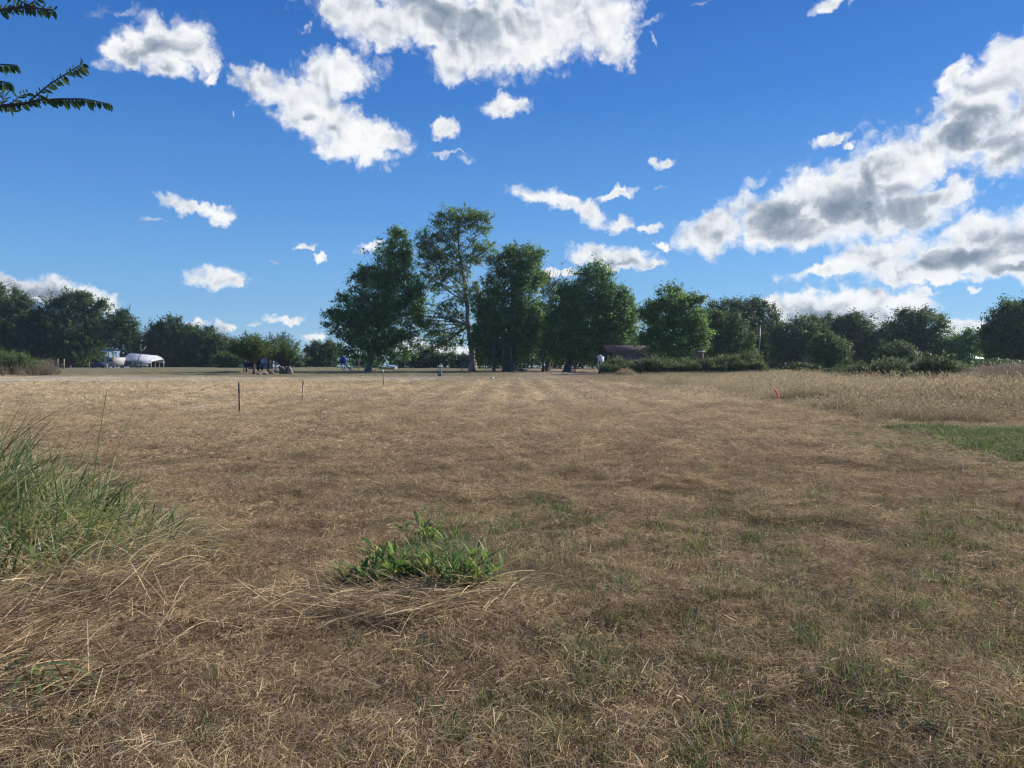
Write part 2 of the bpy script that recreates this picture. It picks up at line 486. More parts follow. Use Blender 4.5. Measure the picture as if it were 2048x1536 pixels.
def straw_mat(name, stops, zone=0.6, trans=0.3):
    """dry grass: tone per blade, tinted by the place in the field"""
    m, N = new_mat(name)
    t = N.n('ShaderNodeAttribute', attribute_name='tone').outputs['Fac']
    rnd = N.n('ShaderNodeObjectInfo').outputs['Random']
    c = N.ramp(t, stops)
    gr = N.n('ShaderNodeGroup', node_tree=FIELD)
    z = N.vmath('MULTIPLY', gr.outputs[0], (2.55, 2.6, 2.6))
    z = N.vmath('MULTIPLY', z, c)
    z = N.mix(zone, c, z)
    gain = N.math('ADD', N.math('MULTIPLY', rnd, 0.8), 0.6)
    z = N.vmath('SCALE', z, scale=gain)
    b = N.n('ShaderNodeBsdfPrincipled', {'Base Color': z, 'Roughness': 0.7, 'Specular IOR Level': 0.2})
    tr = N.n('ShaderNodeBsdfTranslucent', {'Color': z})
    mx = N.n('ShaderNodeMixShader', {0: trans, 1: b.outputs[0], 2: tr.outputs[0]})
    finish(N, mx.outputs[0])
    return m


M_STRAW = straw_mat('dry_straw', [(0.0, (0.12, 0.092, 0.060)), (0.3, (0.31, 0.245, 0.165)), (0.6, (0.52, 0.435, 0.31)), (0.88, (0.68, 0.60, 0.46)), (0.93, (0.24, 0.27, 0.10)), (1.0, (0.11, 0.18, 0.04))], 0.6)
M_TALL = straw_mat('tall_straw', [(0.0, (0.20, 0.15, 0.095)), (0.45, (0.34, 0.27, 0.18)), (0.88, (0.47, 0.40, 0.28)), (0.93, (0.26, 0.28, 0.12)), (1.0, (0.20, 0.24, 0.09))], 0.35, 0.4)
M_BRUSH = straw_mat('brush_stem', [(0.0, (0.12, 0.085, 0.06)), (0.5, (0.24, 0.18, 0.125)), (0.9, (0.36, 0.29, 0.20)), (1.0, (0.14, 0.16, 0.06))], 0.0, 0.3)
M_GREEN = leaf_mat('green_blade', [(0.0, (0.06, 0.10, 0.036)), (0.5, (0.12, 0.18, 0.065)), (0.8, (0.22, 0.26, 0.11)), (1.0, (0.42, 0.36, 0.20))], 0.35)
M_CLUMP = leaf_mat('clump_blade', [(0.0, (0.05, 0.10, 0.04)), (0.35, (0.11, 0.18, 0.065)), (0.55, (0.25, 0.30, 0.12)), (0.7, (0.42, 0.37, 0.22)), (1.0, (0.54, 0.47, 0.33))], 0.4)
M_WEED = leaf_mat('weed_leaf', [(0.0, (0.08, 0.16, 0.05)), (0.6, (0.16, 0.28, 0.085)), (0.9, (0.30, 0.38, 0.13)), (1.0, (0.42, 0.36, 0.18))], 0.52, 0.65, 0.15)
M_DARKTREE = leaf_mat('oak_leaf', [(0.0, (0.040, 0.074, 0.030)), (0.5, (0.078, 0.134, 0.048)), (1.0, (0.155, 0.215, 0.075))], 0.45)
M_MIDTREE = leaf_mat('maple_leaf', [(0.0, (0.068, 0.135, 0.048)), (0.5, (0.130, 0.245, 0.080)), (1.0, (0.27, 0.39, 0.125))], 0.54)
M_PALETREE = leaf_mat('cottonwood_leaf', [(0.0, (0.072, 0.130, 0.052)), (0.5, (0.140, 0.230, 0.085)), (1.0, (0.25, 0.34, 0.13))], 0.52)
M_SHRUB = leaf_mat('shrub_leaf', [(0.0, (0.045, 0.080, 0.028)), (0.5, (0.088, 0.145, 0.046)), (1.0, (0.18, 0.23, 0.08))], 0.42)
M_WEEDS = leaf_mat('tall_weed', [(0.0, (0.040, 0.075, 0.024)), (0.5, (0.105, 0.165, 0.055)), (0.8, (0.20, 0.25, 0.09)), (0.9, (0.34, 0.30, 0.17)), (1.0, (0.42, 0.35, 0.21))], 0.3)
M_BARK = mat('bark', (0.13, 0.105, 0.085), 0.9, col2=(0.06, 0.048, 0.04), scale=2.5, stretch=(3, 3, 0.6), bump=0.6)
M_PALEBARK = mat('pale_bark', (0.30, 0.27, 0.23), 0.85, col2=(0.13, 0.105, 0.085), scale=1.2, bump=0.4)
M_DEADWOOD = mat('dead_wood', (0.34, 0.29, 0.24), 0.9, col2=(0.20, 0.165, 0.135), scale=2.0, bump=0.4)
M_WHITE = mat('white_paint', (0.82, 0.83, 0.84), 0.5, var=0.18, scale=1.5, bump=0.05)
M_GREYPAINT = mat('grey_paint', (0.42, 0.40, 0.38), 0.6, var=0.2, scale=1.5, bump=0.05)
M_DULLWHITE = mat('dull_white_sheet', (0.52, 0.53, 0.56), 0.6, var=0.2, scale=1.2, bump=0.05)
M_SHEDWALL = mat('shed_wall', (0.17, 0.17, 0.175), 0.8, var=0.3, scale=1.2)
M_DARK = mat('dark_paint', (0.030, 0.026, 0.022), 0.8, var=0.3)
M_GLASS = mat('dark_glass', (0.03, 0.03, 0.03), 0.35, var=0.1, bump=0, spec=0.6)
M_RUSTROOF = mat('rusty_sheet', (0.13, 0.07, 0.052), 0.9, col2=(0.16, 0.135, 0.125), scale=1.4)
M_WOOD = mat('weathered_wood', (0.36, 0.30, 0.23), 0.85, col2=(0.22, 0.18, 0.14), scale=2, stretch=(4, 4, 0.5))
M_BRICK = mat('rough_brick', (0.30, 0.17, 0.12), 0.9, col2=(0.20, 0.13, 0.10), scale=4)
M_STEEL = mat('galvanised_steel', (0.42, 0.43, 0.44), 0.5, metal=0.6, var=0.3)
M_BLUE = mat('blue_plastic', (0.015, 0.06, 0.38), 0.4, var=0.15, bump=0.0)
M_PALEBLUE = mat('pale_blue_sheet', (0.30, 0.52, 0.66), 0.5, var=0.15, bump=0.05)
M_SAND = mat('earth_heap', (0.22, 0.14, 0.10), 0.95, col2=(0.12, 0.08, 0.06), scale=3, bump=0.8)
M_TYRE = mat('rubber', (0.02, 0.02, 0.02), 0.8, var=0.2)
M_CARBLUE = mat('car_paint', (0.03, 0.05, 0.10), 0.25, var=0.1, bump=0, spec=0.6)
M_ORANGE = mat('orange_paint', (0.62, 0.16, 0.06), 0.6, var=0.2)
M_LATH = mat('pine_lath', (0.58, 0.36, 0.22), 0.8, col2=(0.42, 0.26, 0.16), scale=6, stretch=(3, 3, 0.5))
M_PINK = mat('pink_ribbon', (0.92, 0.17, 0.15), 0.5, var=0.1, bump=0)
M_POSTPAINT = mat('post_paint', (0.035, 0.032, 0.034), 0.6, col2=(0.07, 0.045, 0.035), scale=9)
M_POSTTOP = mat('post_top_paint', (0.11, 0.10, 0.14), 0.6, var=0.3)


# ------------------------------------------------------------------ object helpers
def tag(o, label=None, cat=None, group=None, kind=None):
    if label: o['label'] = label
    if cat: o['category'] = cat
    if group: o['group'] = group
    if kind: o['kind'] = kind
    return o


def thing(name, loc, label, cat, group=None):
    o = bpy.data.objects.new(name, None)
    o.empty_display_size = 0.2
    COL.objects.link(o)
    o.location = loc
    return tag(o, label, cat, group)


def wloc(o):
    v = np.array(o.location)
    return v + wloc(o.parent) if o.parent else v


def part(name, mb, m, parent, label=None, smooth=False):
    o = bpy.data.objects.new(name, mb.mesh(name, wloc(parent), m, smooth))
    COL.objects.link(o)
    o.parent = parent
    if label: o['label'] = label
    return o


def solo(name, mb, m, loc, label, cat, group=None, smooth=False):
    o = bpy.data.objects.new(name, mb.mesh(name, loc, m, smooth))
    COL.objects.link(o)
    o.location = loc
    return tag(o, label, cat, group)


# ------------------------------------------------------------------ ground
def build_ground():
    nth = 900
    # finer azimuth steps towards the view
    th = np.linspace(-1, 1, nth)
    th = math.pi * (0.35 * th + 0.65 * np.sign(th) * np.abs(th) ** 3)
    rad = [0.0, 0.6, 1.2, 1.8]
    while rad[-1] < 690: rad.append(rad[-1] * (1.028 if rad[-1] < 60 else 1.06))
    rad = np.array(rad)
    R, T = np.meshgrid(rad, th, indexing='ij')
    x, y = R * np.sin(T), R * np.cos(T)
    z = h(x, y)
    v = np.stack([x, y, z], -1).reshape(-1, 3)
    k, n = len(rad), nth
    i, j = np.meshgrid(np.arange(k - 1), np.arange(n - 1), indexing='ij')
    f = np.stack([i * n + j, (i + 1) * n + j, (i + 1) * n + j + 1, i * n + j + 1], -1).reshape(-1, 4)
    f = f[:, ::-1]
    mb = MB()
    mb.add(v, f)
    o = bpy.data.objects.new('ground', mb.mesh('ground', (0, 0, 0), ground_mat(), True))
    COL.objects.link(o)
    o['kind'] = 'structure'


build_ground()


# ------------------------------------------------------------------ stuff: grass scattered over the field
def source(name, mb, m):
    return bpy.data.objects.new(name, mb.mesh(name, (0, 0, 0), m))


def scatter(name, P, rot, scl, idx, srcs, label, cat):
    me = bpy.data.meshes.new(name)
    me.vertices.add(len(P))
    me.vertices.foreach_set('co', np.asarray(P, np.float32).ravel())
    a = me.attributes.new('rot', 'FLOAT_VECTOR', 'POINT'); a.data.foreach_set('vector', np.asarray(rot, np.float32).ravel())
    a = me.attributes.new('scl', 'FLOAT_VECTOR', 'POINT'); a.data.foreach_set('vector', np.asarray(scl, np.float32).ravel())
    a = me.attributes.new('idx', 'INT', 'POINT'); a.data.foreach_set('value', np.asarray(idx, np.int32))
    o = bpy.data.objects.new(name, me)
    COL.objects.link(o)
    tag(o, label, cat, kind='stuff')
    coll = bpy.data.collections.new(name + '_clumps')
    for k, s in enumerate(srcs):
        s.name = '%s_clump_%02d' % (name, k)
        coll.objects.link(s)
    g = bpy.data.node_groups.new(name + '_scatter', 'GeometryNodeTree')
    g.interface.new_socket('Geometry', in_out='INPUT', socket_type='NodeSocketGeometry')
    g.interface.new_socket('Geometry', in_out='OUTPUT', socket_type='NodeSocketGeometry')
    N = NT(g)
    gi, go = N.n('NodeGroupInput'), N.n('NodeGroupOutput')
    ci = N.n('GeometryNodeCollectionInfo', {'Collection': coll, 'Separate Children': True, 'Reset Children': True})
    rt = N.n('GeometryNodeInputNamedAttribute', {'Name': 'rot'}, data_type='FLOAT_VECTOR').outputs[0]
    sc = N.n('GeometryNodeInputNamedAttribute', {'Name': 'scl'}, data_type='FLOAT_VECTOR').outputs[0]
    ix = N.n('GeometryNodeInputNamedAttribute', {'Name': 'idx'}, data_type='INT').outputs[0]
    er = N.n('FunctionNodeEulerToRotation', {0: rt}).outputs[0]
    ip = N.n('GeometryNodeInstanceOnPoints', {'Points': gi.outputs[0], 'Instance': ci.outputs[0], 'Pick Instance': True, 'Instance Index': ix, 'Rotation': er, 'Scale': sc})
    g.links.new(ip.outputs[0], go.inputs[0])
    md = o.modifiers.new('scatter', 'NODES')
    md.node_group = g
    return o


R_ = np.random.default_rng(21)
U = lambda a, b, n: R_.uniform(a, b, n)


def disc(n, r):
    a = U(0, 2 * math.pi, n)
    q = r * np.sqrt(U(0, 1, n))
    return np.stack([q * np.cos(a), q * np.sin(a), np.zeros(n)], 1)


def thatch_src(n_lie=320, n_up=230, r=0.32, wide=1.0, green=0.03, zmax=0.035, long=1.0, calm=0.0):
    mb = MB()
    cm = lambda t: np.where(t > 0.9, t, 0.52 + (t - 0.45) * (1 - calm) if calm else t)
    b = disc(n_lie, r); b[:, 2] = U(0.0, zmax, n_lie)
    tone = np.clip(R_.beta(2.0, 2.0, n_lie) * 0.9, 0, 0.9)
    ribbons(mb, b, U(0, 6.28, n_lie), U(0.03, 0.105, n_lie) * long, U(0.0014, 0.0031, n_lie) * wide, U(-0.15, 0.45, n_lie), U(-0.2, 0.9, n_lie), 3, [1, 1, 0.9, 0.4], U(0, 3.1, n_lie), cm(tone))
    b = disc(n_up, r)
    tone = np.where(U(0, 1, n_up) < green, U(0.93, 1, n_up), np.clip(R_.beta(2, 2.4, n_up) * 0.9, 0, 0.9))
    ribbons(mb, b, U(0, 6.28, n_up), U(0.025, 0.075, n_up), U(0.0016, 0.0031, n_up) * wide, U(0.6, 1.6, n_up), U(0.0, 1.3, n_up), 3, [1, 0.95, 0.7, 0.2], U(0, 3.1, n_up), cm(tone))
    return mb


def long_src(n=110, r=0.35, spread=0.6, wide=1.0):
    mb = MB()
    b = disc(n, r) * np.array([1.4, 0.7, 1]); b[:, 2] = U(0.0, 0.07, n)
    azm = R_.normal(0, spread, n) + np.where(U(0, 1, n) < 0.5, 0, math.pi)
    ribbons(mb, b, azm, U(0.12, 0.50, n), U(0.002, 0.005, n) * wide, U(-0.05, 0.35, n), U(-0.1, 0.8, n), 5, [1, 1, 1, 0.9, 0.7, 0.3], U(0, 3.1, n), np.clip(R_.beta(2.0, 2.1, n) * 0.9, 0, 0.9))
    return mb


def tuft_src(n, r, L, w, m_bend=(0.2, 1.0), tones=(0.0, 0.8)):
    mb = MB()
    b = disc(n, r)
    ribbons(mb, b, U(0, 6.28, n), U(L[0], L[1], n), U(w[0], w[1], n), U(0.9, 1.57, n), U(m_bend[0], m_bend[1], n), 4, [0.7, 1, 0.9, 0.6, 0.1], U(-0.5, 0.5, n), U(tones[0], tones[1], n))
    return mb


def tall_src(n=70, r=0.3, L=(0.30, 0.62), w=(0.0025, 0.005)):
    mb = MB()
    b = disc(n, r)
    tone = np.where(U(0, 1, n) < 0.13, 1.0, np.clip(R_.beta(2, 1.7, n), 0, 0.9))
    azm = U(0, 6.28, n)
    LL, e0, bd = U(L[0], L[1], n), U(1.15, 1.57, n), U(0.0, 0.8, n)
    tip = ribbons(mb, b, azm, LL, U(w[0], w[1], n), e0, bd, 3, [0.8, 0.8, 0.6, 0.3], U(0, 3.1, n), tone)
    ribbons(mb, tip, azm, LL * 0.16, np.full(n, w[1] * 1.1), e0 - bd, U(0.1, 0.8, n), 2, [0.4, 1, 0.2], U(0, 3.1, n), np.clip(tone + 0.1, 0, 0.9))
    n2 = n                                        # short undergrowth
    ribbons(mb, disc(n2, r), U(0, 6.28, n2), LL * U(0.3, 0.6, n2), U(w[0], w[1], n2) * 1.3, U(0.7, 1.57, n2), U(0.2, 1.4, n2), 3, None, U(0, 3.1, n2), np.clip(tone * 0.8, 0, 0.9))
    return mb


def wedge(n, d0, d1, ang=44, pw=1.0):
    """random ground points in the wedge in front of the camera, even in area"""
    d = np.sqrt(U(d0 * d0, d1 * d1, n))
    a = np.radians(U(-ang, ang, n))
    return d * np.sin(a), d * np.cos(a)


def lay(x, y, tilt=0.12, smin=0.8, smax=1.25):
    n = len(x)
    P = np.stack([x, y, h(x, y)], 1)
    rot = np.stack([R_.normal(0, tilt, n), R_.normal(0, tilt, n), U(0, 6.28, n)], 1)
    s = U(smin, smax, n)
    return P, rot, np.stack([s, s, s], 1)


def in_tall(x, y):
    """the uncut dry grass on the right; its near edge wanders"""
    px = x / np.maximum(y, 0.1) * F + 1024
    edge = np.interp(px, [1150, 1300, 1480, 1600, 1780, 2048, 2600], [60, 46, 31, 24, 19.2, 18.6, 18.6]) + vnoise(x, y, 0.5) * 2.5
    farlim = np.interp(px, [1150, 1500, 1650, 1800, 2048, 2600], [76, 70, 54, 40, 33, 31])
    return (y > edge) & (y < farlim) & (px > 1180)


def mown():
    src = [source('t', thatch_src(), M_STRAW) for _ in range(6)]                                   # 0-5
    src += [source('t', thatch_src(220, 260, 0.30, 1.0, 0.10, 0.02), M_STRAW) for _ in range(3)]   # 6-8 stubble
    src += [source('t', thatch_src(190, 170, 0.55, 2.0, 0.02, 0.05, 1.3, 0.45), M_STRAW) for _ in range(4)]   # 9-12 mid
    src += [source('t', thatch_src(160, 160, 1.1, 4.0, 0.0, 0.04, 1.6, 0.65), M_STRAW) for _ in range(3)]   # 13-15 far
    Ps, Rs, Ss, Is = [], [], [], []

    def put(x, y, lo, hi, **kw):
        k = ~in_tall(x, y)
        x, y = x[k], y[k]
        P, r, s = lay(x, y, **kw)
        Ps.append(P); Rs.append(r); Ss.append(s); Is.append(R_.integers(lo, hi, len(x)))

    x, y = wedge(2600, 2.0, 7.0, 50); put(x, y, 0, 9)
    x, y = wedge(5200, 7.0, 14.0); put(x, y, 0, 9)
    x, y = wedge(5200, 13.0, 27.0, 42); put(x, y, 9, 13)
    x, y = wedge(7000, 26.0, 60.0, 40); put(x, y, 9, 16, smin=0.8, smax=1.4)
    x, y = wedge(3500, 58.0, 125.0, 40); put(x, y, 13, 16, smin=0.5, smax=1.0)
    # raised heaps of cuttings
    x, y = wedge(420, 3.5, 30.0, 40)
    keep = vnoise(x, y, 0.35) > 0.02
    x, y = x[keep], y[keep]
    for k in range(5):
        n = len(x)
        xx, yy = x + R_.normal(0, 0.12 + 0.004 * y, n), y + R_.normal(0, 0.08, n)
        P, r, s = lay(xx, yy, 0.35, 0.6, 1.0)
        P[:, 2] += U(0.02, 0.07, n)
        Ps.append(P); Rs.append(r); Ss.append(s); Is.append(R_.integers(0, 6, n))
    scatter('dry_grass', np.concatenate(Ps), np.concatenate(Rs), np.concatenate(Ss), np.concatenate(Is), src,
            'mown dry brown grass and cuttings covering the open field', 'grass')


def long_straw():
    src = [source('t', long_src(), M_STRAW) for _ in range(4)] + [source('t', long_src(90, 0.4, 0.9), M_STRAW) for _ in range(3)]
    X, Y, A = [], [], []
    # flattened hay below the tall clump on the left
    n = 180
    px, d = U(-120, 560, n), U(3.2, 6.3, n)
    k = (px < 60 + (d - 3) * 110 + U(-140, 140, n))
    px, d = px[k], d[k]
    X.append((px - 1024) / F * d); Y.append(d); A.append(R_.normal(0.5, 1.1, len(d)))
    # ring of straw before the weeds
    n = 22
    X.append(R_.normal(-0.75, 0.42, n)); Y.append(R_.normal(4.85, 0.10, n)); A.append(R_.normal(0.1, 0.6, n))
    # loose wisps over the near field
    x, y = wedge(150, 2.4, 11, 42)
    X.append(x); Y.append(y); A.append(U(0, 3.14, len(x)))
    x, y, a = np.concatenate(X), np.concatenate(Y), np.concatenate(A)
    P, r, s = lay(x, y, 0.12, 0.7, 1.2)
    r[:, 2] = a
    P[:, 2] += U(0.0, 0.05, len(x))
    idx = np.where(np.arange(len(x)) < len(x) - 150, R_.integers(0, 4, len(x)), R_.integers(4, 7, len(x)))
    s[idx >= 4] *= 0.55
    scatter('straw', P, r, s, idx, src, 'long dead straw lying flattened over the mown ground', 'straw')


def sprouts():
    src = [source('t', tuft_src(26, 0.06, (0.05, 0.12), (0.003, 0.006)), M_GREEN) for _ in range(4)]
    src += [source('t', tuft_src(60, 0.16, (0.05, 0.10), (0.0025, 0.005), tones=(0.3, 1.0)), M_GREEN) for _ in range(3)]
    x, y = wedge(5200, 2.3, 12.0, 40)
    px = x / y * F + 1024
    w = sstep(500, 1000, px) * (1 - sstep(6.5, 10, y)) + 0.12
    k = (vnoise(x, y, 0.8) + 0.6 * vnoise(x, y, 2.5) + 0.12 * R_.normal(size=len(x)) > 0.20 - 0.36 * w) & (U(0, 1, len(x)) < w)
    x, y = x[k], y[k]
    P, r, s = lay(x, y, 0.15, 0.6, 1.3)
    P[:, 2] += 0.015
    scatter('green_sprouts', P, r, s, R_.integers(0, 7, len(x)), src, 'short green grass sprouting through the mown straw', 'grass')


def tall_dry():
    src = [source('t', tall_src(), M_TALL) for _ in range(4)] + [source('t', tall_src(45, 0.6, (0.3, 0.62), (0.009, 0.016)), M_TALL) for _ in range(4)]
    x, y = wedge(20000, 17.5, 30, 44)
    k = in_tall(x, y); x, y = x[k], y[k]
    k = U(0, 1, len(x)) < 0.72; x, y = x[k], y[k]
    i1 = R_.integers(0, 8, len(x))
    x2, y2 = wedge(26000, 30, 80, 42)
    k = in_tall(x2, y2) & (U(0, 1, len(x2)) < 0.75); x2, y2 = x2[k], y2[k]
    i2 = R_.integers(4, 8, len(x2))
    x, y = np.concatenate([x, x2]), np.concatenate([y, y2])
    P, r, s = lay(x, y, 0.1, 0.75, 1.15)
    px = x / y * F + 1024
    hs = np.interp(px, [1180, 1450, 1600, 1800, 2048], [0.26, 0.50, 0.85, 0.95, 0.95]) * (0.75 + 0.7 * (vnoise(x, y, 0.35) + 0.5))
    ed = y - np.interp(px, [1150, 1300, 1480, 1600, 1780, 2048, 2600], [60, 46, 31, 24, 19.2, 18.6, 18.6])
    hs = hs * (0.40 + 0.60 * sstep(-1.0, 4.5, ed + vnoise(x, y, 0.9) * 3))
    bare = (vnoise(x + 50, y, 0.13) + 0.4 * vnoise(x, y, 0.5) > 0.10) & (y > 24)
    hs[bare] *= 0.25
    s[:, 2] *= np.clip(hs, 0.15, 1.4)
    scatter('tall_dry_grass', P, r, s, np.concatenate([i1, i2]), src, 'uncut pale dry grass standing knee high on the right', 'grass')


def green_patch():
    src = [source('t', tuft_src(120, 0.28, (0.10, 0.22), (0.004, 0.008), tones=(0.1, 0.75)), M_GREEN) for _ in range(4)]
    src += [source('t', tuft_src(120, 0.3, (0.04, 0.08), (0.004, 0.008), tones=(0.4, 1.0)), M_GREEN) for _ in range(3)]
    x, y = wedge(11500, 9.6, 19, 42)
    px = x / y * F + 1024
    lush = (y < 18.3) & (y > np.interp(px, [1740, 1800, 1900, 1960, 2048, 2600], [18.5, 16.8, 14.6, 13.0, 12.0, 11.0]) + vnoise(x, y, 0.8) * 1.0) & (px > 1770)
    thin = (y < 18) & (y > np.interp(px, [1600, 1720, 1840, 2048, 2600], [17.5, 13.4, 11.2, 9.9, 9.0]) + vnoise(x, y, 0.8) * 1.5) & (px > 1620) & (U(0, 1, len(x)) < 0.75)
    idx = np.where(lush, R_.integers(0, 4, len(x)), R_.integers(4, 7, len(x)))
    k = lush | thin
    x, y, idx = x[k], y[k], idx[k]
    P, r, s = lay(x, y, 0.1, 0.7, 1.15)
    # fresh turf far right before the bar gate
    x2, y2 = wedge(9000, 66, 95, 36)
    px2 = x2 / y2 * F + 1024
    k = (px2 > 1530) & (px2 < 1760) & (y2 > np.interp(px2, [1530, 1640, 1760], [74, 68, 66]))
    P2, r2, s2 = lay(x2[k], y2[k], 0.1, 2.0, 3.0)
    scatter('green_grass', np.concatenate([P, P2]), np.concatenate([r, r2]), np.concatenate([s, s2]), np.concatenate([idx, R_.integers(4, 7, k.sum())]), src,
            'fresh green grass left growing between the dry stands', 'grass')


def weed_src(n=26, r=0.35, H=(0.8, 1.5), leafy=26, w=0.05):
    mb = MB()
    b = disc(n, r)
    azm = U(0, 6.28, n)
    L = U(H[0], H[1], n)
    ribbons(mb, b, azm, L, np.full(n, 0.03), U(1.3, 1.57, n), U(0, 0.35, n), 3, None, U(0, 3, n), U(0.2, 0.6, n))
    for i in range(n):
        t = U(0.15, 1.0, leafy)
        p = b[i] + np.stack([np.cos(azm[i]) * 0.08 * t, np.sin(azm[i]) * 0.08 * t, L[i] * t], 1)
        ribbons(mb, p, U(0, 6.28, leafy), U(0.10, 0.24, leafy), U(0.6, 1.3, leafy) * w, U(0.1, 1.2, leafy), U(0.2, 1.2, leafy), 2, [0.3, 1, 0.1], U(-0.4, 0.4, leafy), np.clip(U(-0.1, 0.9, leafy), 0, 1))
    return mb


def weeds():
    src = [source('t', weed_src(), M_WEEDS) for _ in range(4)] + [source('t', weed_src(16, 0.3, (0.5, 1.0), 16), M_WEEDS) for _ in range(2)]
    n = 1500
    px, d = U(1205, 1530, n), U(76, 84, n)
    x = (px - 1024) / F * d
    hs = np.interp(px, [1205, 1230, 1260, 1300, 1420, 1490, 1515, 1532], [0.7, 0.85, 0.76, 0.95, 0.85, 1.08, 1.08, 0.45]) * (0.6 + 0.8 * (vnoise(x, d, 0.7) + 0.5)) * U(0.7, 1.2, n)
    k = ~((px > 1238) & (px < 1275) & (d < 79))
    # right: undergrowth between the shrubs, and the weedy bank on the far left
    n2 = 1500
    px2 = U(1600, 2150, n2)
    d2 = np.interp(px2, [1600, 1720, 1850, 2150], [76, 62, 56, 52]) + U(0, 9, n2)
    x2 = (px2 - 1024) / F * d2
    k2 = (px2 > 1700) | (U(0, 1, n2) < 0.25)
    h2 = np.interp(px2, [1600, 1700, 1760, 1900, 2050, 2150], [0.35, 0.6, 0.8, 0.85, 0.75, 0.6]) * (0.3 + 1.2 * (vnoise(x2, d2, 0.5) + 0.5)) * U(0.6, 1.25, n2)
    n3 = 500
    px3, d3 = U(-120, 105, n3), U(82, 96, n3)
    x3 = (px3 - 1024) / F * d3
    h3 = np.interp(px3, [-120, 30, 70, 105], [1.5, 1.6, 1.1, 0.45]) * U(0.8, 1.2, n3)
    x = np.concatenate([x[k], x2[k2], x3]); y = np.concatenate([d[k], d2[k2], d3]); hs = np.concatenate([hs[k], h2[k2], h3])
    P, r, s = lay(x, y, 0.06, 0.85, 1.15)
    s[:, 2] *= hs
    scatter('tall_weeds', P, r, s, R_.integers(0, 6, len(x)), src, 'dense tall green weeds growing along the edge of the field', 'weeds')
    # dry brown brush on the right bank and in front of the left weeds
    srcd = [source('t', tall_src(60, 0.5, (0.5, 1.0), (0.012, 0.022)), M_BRUSH) for _ in range(4)]
    n4 = 900
    px4 = U(1925, 2150, n4); d4 = U(47, 60, n4)
    n5 = 150
    px5 = U(-120, 110, n5); d5 = U(78, 92, n5)
    n6 = 700
    px6 = U(1212, 1530, n6); d6 = U(72, 80, n6)
    k6 = (px6 > 1222) & (px6 < 1285); px6[k6] += 110
    px, d = np.concatenate([px4, px5, px6]), np.concatenate([d4, d5, d6])
    x = (px - 1024) / F * d
    P, r, s = lay(x, d, 0.1, 0.8, 1.2)
    s[:, 2] *= np.concatenate([np.interp(px4, [1925, 1990, 2150], [0.4, 0.8, 0.85]), np.full(n5, 1.2), np.full(n6, 0.3)]) * U(0.7, 1.2, len(x))
    scatter('dry_brush', P, r, s, R_.integers(0, 4, len(x)), srcd, 'brown dry brush standing among the weeds at the field edge', 'brush')


mown(); long_straw(); sprouts(); tall_dry(); green_patch(); weeds()


